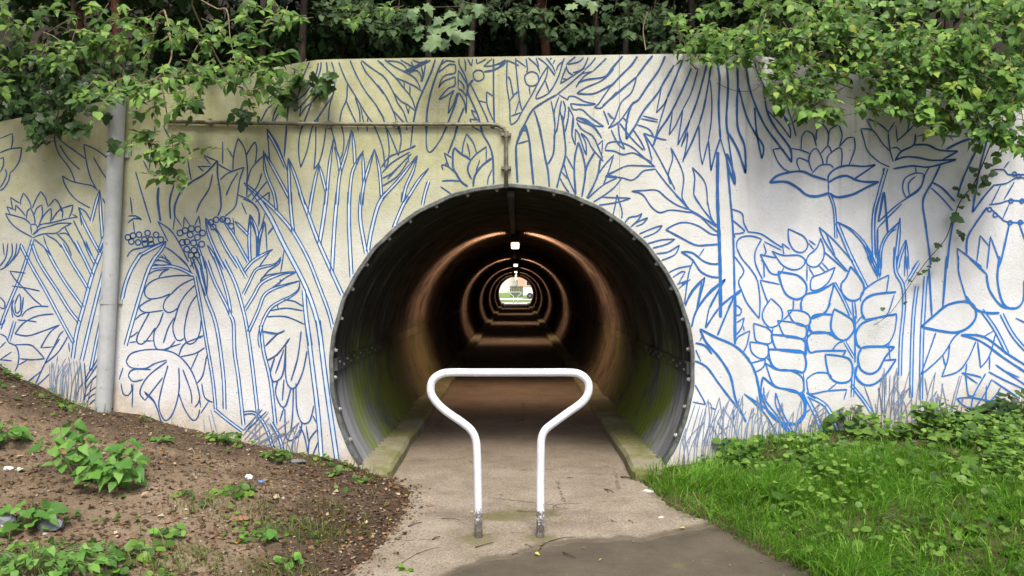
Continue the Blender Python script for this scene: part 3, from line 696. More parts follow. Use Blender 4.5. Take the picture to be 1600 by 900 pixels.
3.6 1070,270 1160,255 1240,215 1286,180 ; 3.6 960,350 920,400 905,470 950,580 1010,720 1050,870 ; 935,395 1010,550 1080,700 1115,785 ; 3.6 1165,140 1165,500 1172,800 1160,840 / 1160,840 1130,820
1015,560 1090,580 ; 1165,520 1095,470 / 1095,470 1100,600 1140,710 1165,760 ; 985,680 940,655 / 940,655 970,720 1000,750 ; 1025,755 925,745 / 925,745 945,790 ; 945,815 1050,880 ; 940,800 1020,775
@ 640 180 .14446
# painted_lily
190,50 180,260 190,370 215,398 250,380 330,270 400,130 ; 3.6 525,100 480,250 415,415 ; 600,430 570,420 580,320 615,200 / 615,200 690,300 725,410 ; 620,300 640,370 655,450
3.8 770,100 790,200 860,320 895,430 905,560 910,750 ; 465,465 375,405 / 375,405 400,490 430,570 ; 4 465,460 470,400 485,350 / 485,350 560,420 620,450 660,485 ; 4 470,450 470,560 510,640 560,720 630,770
4 660,490 630,560 635,620 670,690 ; 660,490 720,420 830,340 / 830,340 830,490 ; 4.2 890,465 800,530 730,610 695,690 690,770 ; 760,480 740,540 718,600 ; 890,590 850,680 845,750
350,710 450,705 560,715 ; 335,770 390,810 450,850 ; 345,535 400,545 450,580 490,620 ; 360,590 345,535 ; 385,540 400,510 ; 60,325 0,365
@ 780 70 .15552
# painted_forked_tree
80,150 75,330 80,430 105,600 110,760 125,800 180,760 240,650 340,480 420,320 490,210 ; 165,130 170,240 190,430 205,560 230,660 ; 0,190 60,150 ; 0,215 80,160 200,210 ; 170,150 270,220
85,320 110,350 140,510 ; 110,560 150,500 190,470 ; 120,715 215,680 ; 160,690 200,560 ; O72 327,342
300,410 310,500 ; 270,140 285,250 270,270 ; 290,130 380,210 410,280 ; 370,130 400,220 ; 490,220 470,330 400,460 370,520 385,540 500,480 590,330 640,170 660,120 ; 460,350 500,470
390,130 480,200 560,310 ; 470,130 540,220 565,290 ; 575,260 590,210 640,165 ; 575,120 540,190 ; 525,130 510,150 ; 680,210 640,310 615,390 / 615,390 740,310 860,230 ; 640,340 690,350 ; 670,220 700,280 740,300
670,200 740,140 780,110 ; 690,195 800,170 860,110 ; 740,280 840,240 900,110 ; 860,250 930,180 980,110 ; 580,500 700,400 860,260 ; 3.8 580,500 470,560 350,640 300,710 260,790 200,900
# painted_fan_leaves
830,290 940,265 / 940,265 1050,160 1110,100 ; 770,425 850,320 940,265 ; 3.6 790,380 880,350 1060,320 1130,240 1250,100 ; 780,485 870,430 1010,370 1080,320 1150,240 ; 3.6 780,488 950,490 1130,400
1130,405 1060,500 1000,590 955,630 / 955,630 1020,635 1100,560 1180,470
# painted_star_leaves
600,500 690,555 / 690,555 700,520 760,520 860,570 970,595 / 970,595 900,605 800,600 715,590 / 715,590 745,650 830,650 920,730 1050,820 / 1050,820 960,810 870,750 780,730
775,735 790,760 900,800 960,840 1000,900 ; 690,620 740,710 745,800 730,900 ; 600,520 560,640 550,720 560,800 555,900 ; 520,560 545,680 560,760 ; 625,560 600,720 580,870 ; 640,560 665,640 640,780 ; 610,660 640,790 650,900 ; 700,640 690,760 660,880
350,660 400,800 425,900 ; 1045,660 1080,740 1100,800 ; 1090,680 1150,745 ; 1095,690 1130,740
@ 780 180 .15552
4.6 260,95 180,270 170,400 185,690 ; 4.6 260,95 300,240 320,440 345,695 ; 185,285 295,255 ; 235,155 275,150 ; 3.8 370,0 420,200 460,420 490,560 505,735 ; 3.8 555,190 545,380 490,490 ; 590,100 560,200
3.8 630,0 655,200 665,400 610,600 575,745 ; 690,30 660,180 ; 740,20 730,190 765,300 / 765,300 765,140 / 765,140 800,190 850,340 875,400 / 875,400 870,280 820,180 / 820,180 880,230 940,340 1045,460
780,70 830,140 940,210 990,310 1040,430 ; 780,20 870,60 960,120 1030,230 ; 990,300 1040,250 / 1040,250 1030,400 ; 675,410 750,550 ; 650,490 700,650 770,800 ; 630,570 690,640 ; 610,630 660,720 715,795
3.8 795,270 760,420 755,600 770,800 ; 3.8 795,270 840,400 865,580 830,820 ; 3.8 960,370 890,490 865,580 ; 3.8 1015,440 990,600 930,740 870,850 ; 1150,400 1060,500 995,590 ; 1150,400 1100,560 1045,700
880,850 960,770 1060,690 1180,630 ; 930,880 1060,800 1160,720 1230,630 ; 1070,605 1180,615 ; 1070,605 1160,560
@ 880 80 .2668
# painted_palm_leaves
3.8 280,205 340,140 400,80 440,20 ; 3.8 230,320 300,260 370,200 430,150 ; 4 430,150 480,80 525,25 ; 430,150 400,240 340,300 300,400 265,450 / 265,450 330,410 400,310
4 600,20 560,110 490,210 440,285 400,315 370,420 370,515 / 370,515 420,440 470,350 550,250 590,180 650,80 ; 575,215 545,360 / 545,360 590,310 610,270 / 610,270 570,400 525,555
3.8 525,555 560,470 620,380 690,240 750,100 ; 4 610,270 640,200 700,50 ; 640,350 620,490 / 620,490 660,430 700,340 / 700,340 750,240 790,100 ; 700,345 670,550 / 670,550 710,470 745,395 / 745,395 690,560 / 690,560 730,470
3.8 745,395 790,270 840,80 ; 3.8 700,640 750,540 795,430 ; 700,650 720,560 730,480 ; 3.8 795,430 830,300 870,60 ; 795,440 800,580 815,665 / 815,665 850,520 ; 860,170 870,300 865,420 850,520 ; 3.6 850,520 865,700 / 865,700 890,600 920,510
4.6 895,60 915,150 910,330 920,510 ; 4.6 955,60 965,200 955,400 965,490 ; 920,510 970,680 1000,780 ; 1000,780 980,620 965,500
455,395 555,415 ; 465,378 555,402 ; 430,430 500,455 530,500 ; 240,350 265,430 ; 280,460 320,540 360,575 ; 320,420 330,500 360,570 ; 260,365 300,400 ; 350,390 380,415 ; 330,420 400,510 470,580 ; 410,460 450,520 480,580
# painted_willow_branch
470,480 500,560 520,640 ; 470,480 530,570 600,700 655,810 ; 470,480 560,510 605,520 ; 245,580 260,540 320,530 400,560 470,620 535,675 ; 245,580 300,585 350,605 410,595 470,625 520,650
245,735 360,675 440,670 540,675 ; 255,735 340,740 400,755 440,730 470,700 540,690 ; 540,690 600,770 680,860 720,900 ; 630,565 640,630 615,720 630,780 ; 630,565 680,660 705,740 695,850 710,900
755,680 770,740 765,840 800,900 ; 755,680 830,770 845,900
@ 900 240 .2668
325,220 390,240 440,310 490,345 550,330 640,340 710,355 790,430 830,460 ; 325,220 400,215 475,215 530,260 590,300 655,325 ; 580,240 620,280 660,325 ; 660,325 720,360 825,430 ; 620,260 680,340 830,420
690,240 740,320 815,415 ; 770,280 790,370 820,420 ; 695,150 690,240 ; 525,445 590,410 650,403 720,425 790,470 835,475 ; 3.6 525,445 610,490 700,535 770,535 830,530
3.6 615,575 680,580 740,625 790,645 840,645 ; 3.6 615,575 680,620 730,690 790,720 850,725 ; 750,555 720,600 ; 690,620 660,700 635,880
# painted_post_stem
7 830,-10 828,250 838,500 845,740 846,960 ; 4.2 880,0 905,280 920,480 930,900 932,960 ; 3.6 930,180 895,90 ; 4.6 930,180 925,120 885,0
# painted_arch_leaves
110,305 240,285 320,260 ; 150,255 320,260 ; 215,365 230,300 240,240 / 240,240 270,340 260,400 ; 280,415 310,375 360,365 385,350 / 385,350 370,380 320,430 ; 315,430 360,400 420,375 / 420,375 390,410 350,425
360,475 440,440 505,420 / 505,420 470,460 385,495 ; 410,530 500,505 580,500 / 580,500 530,530 440,555 ; 470,585 540,575 605,535 / 605,535 580,590 500,625 ; 545,695 600,670 680,655 ; 565,725 620,690 640,695
600,760 640,690 ; 590,765 660,740 ; 600,790 670,735 ; 3.6 640,890 680,800 755,725 / 755,725 710,900 ; 3.8 720,890 790,800 875,735 / 875,735 840,790 785,900 ; 3.8 850,890 920,830 970,795 ; 890,900 930,830 ; 6 930,832 970,795
@ 1040 440 .2888
# painted_agave
60,30 115,0 ; 100,130 150,50 195,0 / 195,0 165,160 ; 3.8 140,245 165,160 230,70 310,0 ; 5 290,40 295,130 ; 215,250 240,130 290,50 ; 3.8 215,250 300,130 410,45 ; 3.8 280,290 330,170 370,80 ; 185,320 200,290
6 375,60 375,340 ; 4.6 185,255 270,300 370,345 440,410 490,510 520,690 ; 4.6 185,255 220,330 290,410 350,510 380,640 435,760 ; 3.8 150,330 210,345 250,390 ; 3.8 150,425 220,460 280,540 340,620 420,720 ; 150,340 190,430
155,550 205,640 215,665 ; 145,650 215,665 ; 240,680 270,690
# painted_pod_leaves
380,125 410,150 400,180 380,180 ; 385,220 425,195 / 425,195 410,250 380,290 ; 420,240 425,265 ; 375,340 390,300 455,265 / 455,265 440,340 420,380
# painted_wheat_ear
570,90 530,150 525,200 560,245 605,235 630,200 625,145 570,90 ; 475,225 480,280 490,320 540,335 570,330 575,280 550,250 475,225 ; 455,325 465,380 510,415 550,405 555,350 530,335 455,325 ; 460,440 500,430 540,420
485,490 530,460 540,410 ; 545,410 565,430 570,460 ; 605,210 640,290 680,300 750,305 760,250 720,225 605,210 ; 660,155 690,215 750,240 785,220 770,175 720,155 660,155 ; 3.6 570,285 590,350 620,370 750,380 755,330 710,300 570,285
4 555,365 570,440 610,475 700,480 745,490 760,440 740,380 680,370 555,365 ; 540,440 580,550 640,580 735,600 745,540 720,500 650,475 600,475 540,440 ; 4 525,515 515,580 520,620 560,710 620,760 720,765 750,700 745,640 700,590 600,570 525,515
755,300 755,400 ; 770,240 760,400 ; 745,490 750,600 ; 6 740,600 755,650 750,720 730,750 ; 580,250 575,290 ; 5 525,610 515,650 518,690
# painted_foreground_grass
425,605 540,720 620,860 ; 430,610 560,700 640,790 690,865 ; 530,570 540,640 600,720 690,850 ; 595,600 600,680 680,820 ; 595,600 630,700 700,830 ; 700,860 720,750 780,690 ; 4 650,765 695,765
2.4 90,880 160,660 ; 2.4 120,895 185,670 ; 2.4 150,895 200,690 ; 2.4 165,895 230,635 ; 2.4 195,890 235,760 230,640 ; 2.4 225,890 240,800 290,625 ; 2.4 270,890 275,780 340,645 ; 2.4 300,890 310,750 350,620 ; 2.4 250,890 265,760 290,690
2.4 330,890 335,780 380,650 ; 2.4 355,880 365,760 410,650 ; 2.4 385,880 400,780 435,700 ; 2.4 420,870 440,770 485,710 ; 2.4 460,860 480,770 530,720 ; 2.4 490,860 520,740 ; 2.4 520,880 530,780 545,750 ; 2.4 545,880 555,770 ; 2.4 570,880 570,800 ; 2.4 60,890 130,700 ; 2.4 210,890 250,700 235,650 ; 2.4 290,625 310,760 ; 4 365,690 368,750
@ 1260 480 .2332
2.4 0,870 40,790 110,730 ; 2.4 0,830 60,750 130,700 ; 2.4 20,880 60,820 110,790 ; D5 0,600 70,740 130,900 ; D5 10,590 130,660 200,800 230,880 ; 2.4 40,690 100,640 ; 2.4 60,720 120,670 ; 2.4 100,770 160,720 ; 2.4 120,800 180,775 ; 2.4 130,830 190,810 ; 2.4 150,860 200,850 ; 2.4 180,700 230,690 ; 2.4 200,740 250,735 ; 2.4 210,770 270,770 ; 2.4 220,800 280,790
D4 210,700 270,780 330,850 ; D4 300,520 380,620 440,710 ; 2.4 300,650 380,780
# painted_wheat_leaves
3.6 0,210 40,170 110,165 160,180 210,215 ; 3.6 0,215 20,300 60,295 150,290 265,290 / 265,290 240,330 ; 170,290 210,240 245,230 ; 3.6 125,315 135,390 160,470 220,505 290,490 310,420 290,350 220,325 125,315
0,480 60,440 140,440 170,470 ; 0,480 10,560 30,580 140,560 270,550 / 270,550 250,620 ; 145,555 200,510 ; 5 0,570 60,610
4.2 605,45 470,70 370,110 330,180 340,250 370,275 ; 605,45 590,160 550,240 490,265 ; 4.6 370,270 440,262 590,265 ; 4.2 370,270 345,330 360,410 420,445 480,420 530,330 590,265
4.2 340,390 330,460 380,515 450,515 530,450 600,348 / 600,348 520,355 ; 550,240 560,350 ; 3.6 20,100 40,60 90,45 170,50 ; 20,100 25,150 50,170 ; 4 185,10 165,90 170,160 220,215 270,215 320,150 310,90 260,50 185,10
3.8 325,60 325,370 ; D4 315,400 308,600 ; D3.5 255,230 320,340 ; 370,60 330,110 ; 390,80 370,65 345,85
@ 1130 300 .2668
# painted_seed_pod
50,100 110,125 120,180 145,230 ; 55,165 125,230 60,245 ; 60,245 70,265 ; 140,232 220,245 290,290 345,325 ; 345,300 350,330
80,330 80,290 110,262 170,258 225,275 / 225,275 190,340 185,400 200,450 230,510 ; 80,330 110,390 160,450 200,520 215,640 210,740 / 210,740 140,650 105,570 90,520 120,460 65,375 ; 240,290 340,340 ; 235,300 250,350 240,365 ; 345,300 390,335 ; 350,330 355,365
# painted_wheat_head
380,215 385,290 420,345 470,350 495,310 470,260 380,215 ; 285,345 350,370 440,370 480,400 460,440 410,455 350,430 310,380 285,345 ; 570,270 545,330 500,370 485,410 510,435 550,435 585,390 590,330 570,270
215,365 260,375 310,385 ; 215,365 250,430 280,475 330,480 355,440 ; 220,400 235,410 240,500 ; 3.8 320,465 380,475 440,490 485,540 480,600 430,628 370,600 340,540 320,465 ; 655,440 570,480 520,500 510,550 520,575 570,565 620,520 655,440
3.8 650,530 560,580 480,600 455,650 460,700 ; 3.8 650,530 630,610 600,700 520,740 ; 215,515 330,540 ; 215,515 250,620 265,650 ; 410,630 405,690 350,750 ; 500,790 530,720 640,715 ; 500,790 520,825 640,820
3.8 745,435 720,500 690,540 700,600 750,635 800,620 825,560 800,500 745,435 ; 500,280 540,310 ; 500,300 530,335 ; 560,430 600,470 ; 580,415 620,460 ; 490,430 490,520 ; 500,440 530,490 ; D3.5 650,530 700,620 745,720 ; 755,640 765,760 ; 770,640 780,740 ; 5 490,800 490,840
970,485 880,530 810,590 805,640 ; 970,485 955,590 ; 4.4 1012,585 880,600 820,640 810,700 830,745 ; 830,745 900,735 960,715 1000,600 ; 610,690 630,650
# painted_iris_stems
560,205 640,275 700,340 760,410 ; 560,205 590,280 650,375 ; 600,240 655,370 ; 650,375 690,420 730,465 ; 590,350 650,400 720,465 ; D3.5 620,10 650,100 660,270 ; D4.5 665,180 740,360 840,560 ; 3.6 D3.5t 665,175 760,230 850,340 910,490
D4 915,0 885,100 878,200 880,370 ; D3.5 915,490 920,350 960,250 1012,210 ; 935,0 905,175 / 905,175 1012,80 ; 905,210 1000,110 ; 900,220 905,440 ; 945,0 965,240 ; 1000,320 1000,450 1012,490
@ 1110 80 .2668
# painted_palm_fringe
4.6 155,20 160,200 155,300 160,450 200,560 205,715 / 205,715 160,580 105,480 ; 4 165,215 210,380 260,480 310,560 300,630 / 300,630 270,480 258,330 ; 4.2 200,30 225,200 260,310 320,440 400,550 475,650 / 475,650 470,580 440,530 380,450 330,350 310,200
255,50 270,110 300,180 ; 300,180 340,250 400,340 470,430 ; 335,350 410,430 468,510 / 468,510 465,450 430,390 ; 450,330 480,420 500,500 ; 480,340 550,430 ; 100,480 145,780 / 145,785 100,690
# painted_open_lotus
365,575 390,640 430,690 465,705 ; 365,575 410,570 430,580 ; 4.6 345,770 390,730 470,708 540,705 600,730 680,755 ; 5 345,770 440,765 510,800 560,840 620,850 695,830 ; 690,765 690,830 ; 5 695,830 740,855 830,840 910,800 985,765
4.6 690,770 740,740 800,730 840,750 900,765 985,765 ; 3.8 840,750 900,710 965,665 / 965,665 900,675 800,670 730,690 690,730 690,770 ; 595,715 640,670 700,665 720,685 ; 470,570 530,580 580,600 ; 525,705 505,650 520,625 580,650
595,705 575,640 590,590 620,570 650,620 660,665 ; 530,580 535,500 560,465 / 560,465 600,490 620,560 ; 620,520 620,470 655,425 / 655,425 690,480 685,560 ; 645,600 690,555 710,600 ; 680,660 690,610 755,565 770,600 765,680
690,510 700,460 750,430 / 750,430 770,490 755,560 ; 755,560 800,510 840,505 / 840,505 845,570 810,670 ; D3.5 700,840 720,900
@ 1350 180 .2665
# painted_tall_lotus
-20,80 50,90 110,170 155,215 ; -20,80 0,150 20,210 80,270 150,305 ; 10,20 50,90 ; 20,20 100,60 140,100 ; 140,100 180,40 ; 140,100 150,200 170,275 ; 195,160 185,60 ; 195,150 240,110 290,60 ; 270,30 250,100 ; 155,195 190,190 215,210
3.8 180,270 215,215 290,175 300,110 ; 3.8 290,175 370,175 440,205 550,212 / 550,212 460,260 ; 3.8 180,265 240,245 320,250 400,265 540,260 / 540,260 460,285 370,305 280,298 170,315 ; 4.6 480,200 560,160 620,140 ; 310,125 380,105 ; 460,120 560,125
D5 130,310 90,450 55,620 60,840 ; 110,310 115,350 ; 118,450 135,690 ; 85,620 118,450 ; 85,625 200,520 320,440 360,340 380,310 ; 80,660 220,520 ; 80,660 80,900 ; 245,485 225,430 240,370 300,340 350,345 ; 350,345 330,420 245,485 ; 265,470 260,400 300,360 ; 300,300 305,345
# painted_vase_stem
4 445,295 400,390 345,500 360,640 385,830 390,880 ; 3.8 400,395 460,430 530,505 ; 390,425 450,480 520,560 ; 3.8 730,60 640,240 580,370 545,480 ; 3.8 745,60 690,260 660,400 635,570 / 635,570 700,480 760,410 ; 4 525,600 500,750 485,900
# painted_bell_flower
755,320 820,320 840,345 890,350 980,345 ; 755,410 830,400 900,365 980,380 ; 880,390 820,495 ; 800,410 745,520 ; 730,525 800,515 850,500 980,505 ; 745,550 800,600 840,625 980,630 ; 850,520 810,610 ; 820,310 850,270
# painted_beads
O12 750,348 880,345 905,358 735,553 768,585 860,503 925,503 855,630 915,628
# painted_tulip_leaves
4 720,540 650,640 605,720 600,820 ; 660,860 680,705 / 680,705 735,770 ; 720,900 740,710 / 740,710 795,860 ; 4 850,640 800,860 780,900 ; 910,640 960,780 ; 555,900 545,780 / 545,780 600,820 690,890
D4.5t 210,600 200,730 180,890 ; D3.5t 210,620 130,710 100,780 95,900 ; D4t 245,730 210,830 195,900 ; D4t 245,730 255,900 ; 280,900 320,850 ; D4 0,750 40,840 75,890
@ 1350 400 .3109
# painted_bulrushes
D3.5 20,0 75,110 ; 70,0 75,100 ; D4.5 155,0 160,80 195,150 200,260 185,420 180,600 ; D4.5 275,30 210,140 ; D4 210,0 210,100 ; D4.5 265,150 245,340 235,710 ; D5 310,100 300,250 290,430 285,720 ; 4.2 325,60 340,300 ; 4.6 415,0 395,260
2.6 70,660 100,800 120,870 ; 2.6 75,660 90,800 ; 2.6 110,580 110,700 ; 2.6 165,560 140,700 130,870 ; 2.6 200,670 160,760 150,870 ; 2.6 130,600 125,760 ; 2.6 240,715 200,780 170,870 ; 2.6 190,680 180,760 ; 2.6 260,740 220,800 200,870 ; 2.6 275,760 240,870 ; 2.6 290,600 275,720 ; 2.6 305,610 320,710 ; 2.6 395,640 380,760 ; 2.6 390,640 420,780 ; 2.6 490,600 440,790 ; 2.6 480,600 430,780 ; 2.6 360,710 370,770 ; 2.6 0,650 50,790 ; 2.6 100,560 105,860 ; 2.6 150,600 150,800 ; 2.6 55,740 80,870
# painted_round_leaf
4.6 285,355 350,300 420,245 510,228 555,255 560,310 520,360 460,383 380,375 285,355 ; 360,385 330,470 285,595 / 285,595 340,550 400,490 450,410 480,385 ; 395,500 410,560 ; 390,605 420,520 430,440 ; 390,605 470,580 520,520 560,430
475,0 475,80 515,220 ; 4.6 510,200 560,265 620,285 680,285 ; 3.8 520,0 615,90 / 615,90 630,170 690,250 760,262 ; 4 680,0 670,120 700,240 760,262 800,220 804,120 ; 670,0 690,20
# painted_crossed_blades
3.8 485,395 600,405 720,490 830,560 ; 3.8 485,395 590,430 700,510 830,595 ; D5 590,270 660,370 720,490 ; D5 690,290 750,400 830,490 ; 760,310 830,345 ; 570,430 585,560 / 585,560 630,500 660,390 ; 650,375 590,410 ; 630,500 630,570
490,585 560,600 590,610 ; 490,585 570,640 ; 510,600 525,700 560,695 ; 515,540 510,590 ; 535,790 550,700 610,590 ; 535,790 600,700 640,620 ; 625,580 700,620 830,680 ; 640,620 780,715 ; 610,750 615,650 ; 610,750 660,700 685,660
465,715 540,710 640,730 730,750 ; 465,715 510,755 600,770 710,800 ; 540,830 580,785 650,785 ; 660,545 740,600 830,660 ; 690,570 780,610
@ 380 500 .2667
# painted_lower_blades
D6 372,0 400,230 440,560 460,840 ; 3 D6.5 440,0 490,400 555,850 ; D4.5 103,30 120,180 160,350 190,610
115,65 190,80 245,60 ; 195,85 130,150 ; 270,110 200,200 140,235 ; 250,140 250,330 275,395 310,390 350,300 375,180 ; 340,65 320,220 280,355 ; 240,170 190,310 ; 185,220 160,310 180,360 220,340 240,280 250,150
205,350 190,420 220,500 250,500 280,400 ; 240,345 230,470 ; 310,370 315,520 345,600 390,590 415,500 ; 345,600 330,670 275,705 250,670 245,520 ; 295,400 290,550 280,655 ; 240,510 215,590
330,620 360,680 385,820 ; 370,620 385,720 ; 435,640 390,700 380,800 ; 410,560 430,600 ; 440,710 405,800 ; D4 0,545 70,545 130,620 180,760 ; D4 165,600 210,680 240,790
2.4 0,680 100,520 ; 2.4 10,700 150,535 ; 2.4 30,710 155,570 ; 2.4 50,715 160,640 ; 2.4 60,730 170,680 ; 2.4 80,740 270,590 ; 2.4 100,745 170,720 ; 2.4 200,680 270,670 ; 2.4 190,750 260,710 ; 2.4 260,720 290,795
"""
def mural():
    groups, order = {}, []
    st = dict(x0=0, y0=0, s=1.0); cur = None
    jit = random.Random(5)
    layer = [0]; strokes = []
    def put(key, mat, vv, ff):
        g = groups.setdefault((cur, mat), MB()); g.add(vv, ff)
    def spline(pts, step=4.0):
        if len(pts) == 2:
            (x0, y0), (x1, y1) = pts; n = max(2, int(math.hypot(x1 - x0, y1 - y0) / 8))
            return [(x0 + (x1 - x0) * i / n, y0 + (y1 - y0) * i / n) for i in range(n + 1)]
        out = []
        for i in range(len(pts) - 1):
            p0, p1, p2, p3 = pts[max(i - 1, 0)], pts[i], pts[i + 1], pts[min(i + 2, len(pts) - 1)]
            n = max(2, int(math.hypot(p2[0] - p1[0], p2[1] - p1[1]) / step))
            for k in range(n):
                t = k / n
                out.append(tuple(0.5 * (2 * p1[c] + (p2[c] - p0[c]) * t + (2 * p0[c] - 5 * p1[c] + 4 * p2[c] - p3[c]) * t * t + (3 * p1[c] - p0[c] - 3 * p2[c] + p3[c]) * t ** 3) for c in (0, 1)))
        out.append(pts[-1]); return out
    def normals(pl):
        ns = []
        for i in range(len(pl)):
            a, b = pl[max(i - 1, 0)], pl[min(i + 1, len(pl) - 1)]
            dx, dy = b[0] - a[0], b[1] - a[1]; L = math.hypot(dx, dy) or 1
            ns.append((-dy / L, dx / L))
        return ns
    def ribbon(pl, w, mat, yoff, taper=True, const=False):
        # clip against the opening and below ground
        ns = normals(pl); vv, ff = [], []
        ph = jit.random() * 50
        L = len(pl)
        for i, (p, n) in enumerate(zip(pl, ns)):
            ww = w[i] if hasattr(w, '__len__') else w
            if not const:
                ww *= 0.86 + 0.30 * (0.5 + 0.5 * math.sin(ph + i * 0.9) * math.sin(ph * 1.7 + i * 0.37))
                if i == 0 or i == L - 1: ww *= 0.55
            for sgn in (-1, 1):
                vv.append((wx(p[0] + n[0] * ww / 2 * sgn), WALL_Y - yoff, wz(p[1] + n[1] * ww / 2 * sgn)))
        def bad(p): return math.hypot(p[0] - 800, p[1] - 573) < 286 or p[1] < top_px(p[0]) + 2
        for i in range(L - 1):
            if bad(pl[i]) or bad(pl[i + 1]): continue
            ff.append((2 * i, 2 * i + 1, 2 * i + 3, 2 * i + 2))
        if ff: put(None, mat, vv, ff)
    for line in MURAL.strip().splitlines():
        line = line.strip()
        if not line: continue
        if line[0] == '@':
            a = line.split(); st.update(x0=float(a[1]), y0=float(a[2]), s=float(a[3])); continue
        if line[0] == '#':
            cur = line[1:].strip() + '|%d' % len(order)
            order.append(cur)
            continue
        for item in line.split(';'):
            tok = item.split()
            if not tok: continue
            w, dbl, circ, taper = 2.15, 0, 0, False
            segs = [[]]; mat_ = 'blue'
            for t in tok:
                if ',' in t:
                    u, q = t.split(','); segs[-1].append((st['x0'] + float(u) * st['s'], st['y0'] + float(q) * st['s']))
                elif t == '/': segs.append([])
                elif t[0] == 'D': taper = t.endswith('t'); dbl = float(t[1:].rstrip('t')); w = min(w, 1.8)
                elif t[0] == 'O': circ = float(t[1:])
                elif float(t) < 2.7: w = float(t) * 0.62; mat_ = 'faded'
                else: w = float(t) * 0.72 + 0.2
            layer[0] += 1
            yo = 0.0015 + 0.0000045 * layer[0]
            if circ:
                for (cx, cy) in segs[0]:
                    r = circ * st['s']
                    pl = [(cx + r * math.cos(a * math.pi / 12) * (1 + 0.05 * math.sin(a)), cy + r * math.sin(a * math.pi / 12)) for a in range(25)]
                    ribbon(pl, w, 'blue', yo, const=True)
                continue
            for sg in segs:
                if len(sg) < 2: continue
                pl = spline(sg); strokes.append(pl)
                if dbl:
                    ns = normals(pl); n = len(pl)
                    gap = [dbl * (min(1.0, (i + 0.3) / (0.35 * n)) if taper else 1.0) for i in range(n)]
                    ribbon(pl, gap, 'pale', 0.0008 + 0.0000015 * layer[0], const=True)
                    for sgn in (-1, 1):
                        ribbon([(p[0] + q[0] * g / 2 * sgn, p[1] + q[1] * g / 2 * sgn) for p, q, g in zip(pl, ns, gap)], w, 'blue', yo + 0.000002 * sgn)
                else:
                    ribbon(pl, w, mat_, yo)
    # the mural goes on past both edges of the photograph
    for nm, pls, f in (('painted_side_plants', [q for q in strokes if all(1330 < p[0] < 1600 for p in q)], lambda p: (3205 - p[0], p[1] + (p[0] < 1480) * 0)),
                       ('painted_side_plants', [q for q in strokes if all(0 <= p[0] < 290 for p in q)], lambda p: (-p[0] - 4, p[1] - 22))):
        cur = nm + '|%d' % len(order); order.append(cur)
        for q in pls:
            layer[0] += 1; ribbon([f(p) for p in q], 2.1, 'blue', 0.0015 + 0.0000045 * layer[0])
    jg = random.Random(77)
    for nm, x0, x1, y0, y1, hlo, hhi, n, ln in (('painted_base_grass', 1056, 1190, 728, 690, 45, 85, 40, 14), ('painted_base_grass', 1190, 1290, 690, 675, 25, 60, 26, 10), ('painted_sedge', 1370, 1450, 676, 668, 40, 100, 26, 12), ('painted_sedge', 1450, 1520, 664, 660, 20, 60, 12, 10), ('painted_tussock', 395, 470, 690, 716, 20, 60, 22, 16), ('painted_tussock', 78, 135, 620, 640, 30, 70, 14, 8)):
        cur = nm
        if nm not in order: order.append(nm)
        n = int(n * 0.45)
        for k in range(n):
            t = (k + jg.random()) / n; bx, by = x0 + (x1 - x0) * t, y0 + (y1 - y0) * t
            h, l = jg.uniform(hlo, hhi), jg.gauss(ln * 0.6, ln)
            layer[0] += 1
            tip = (bx + l, by - h); yo = 0.0015 + 0.0000045 * layer[0]
            ribbon(spline([(bx - 2, by + 4), (bx - 1 + l * 0.25, by - h * 0.55), tip]), 1.25, 'faded', yo)
            if jg.random() < 0.7: ribbon(spline([tip, (bx + 5 + l * 0.3, by - h * 0.5), (bx + 5, by + 4)]), 1.15, 'faded', yo + 0.000002)
    for name in order:
        root = None; nm = name.split('|')[0]
        if (name, 'faded') in groups: root = groups[(name, 'faded')].build(nm if (name, 'blue') not in groups else 'faded_blades', M['faded'], wall)
        if (name, 'blue') in groups:
            root = groups[(name, 'blue')].build(nm, M['blue'], wall)
        if (name, 'pale') in groups:
            groups[(name, 'pale')].build('pale_wash', M['pale'], root or wall)
mural()

# ------------------------------------------------------------------ tunnel liner
PITCH, AMP, RL = 0.152, 0.025, RAD - 0.018
def liner_r(y):
    t = y - (WALL_Y + 0.10)
    return RL if t < 0 else RL + AMP * math.sin(2 * math.pi * t / PITCH)
ysl = [WALL_Y - 0.012, WALL_Y + 0.10]
y = WALL_Y + 0.10
while y < TUN_END:
    near = y < 22
    y += PITCH / (8 if near else 4); ysl.append(y)
NA = 88
aa = np.linspace(-R_(46), R_(226), NA)
Rr = np.array([liner_r(q) for q in ysl])
X = XC + Rr[:, None] * np.cos(aa)[None]; Z = ZC + Rr[:, None] * np.sin(aa)[None]
Y = np.repeat(np.array(ysl)[:, None], NA, 1)
v = np.stack([X.ravel(), Y.ravel(), Z.ravel()], 1)
i = (np.arange(len(ysl) - 1)[:, None] * NA + np.arange(NA - 1)[None]).ravel()
f = np.stack([i, i + NA, i + NA + 1, i + 1], 1)
liner = mobj('tunnel_liner', v, f, M['liner'], None, True)
tag(liner, 'dark corrugated steel tube lining the long round underpass', 'tunnel')
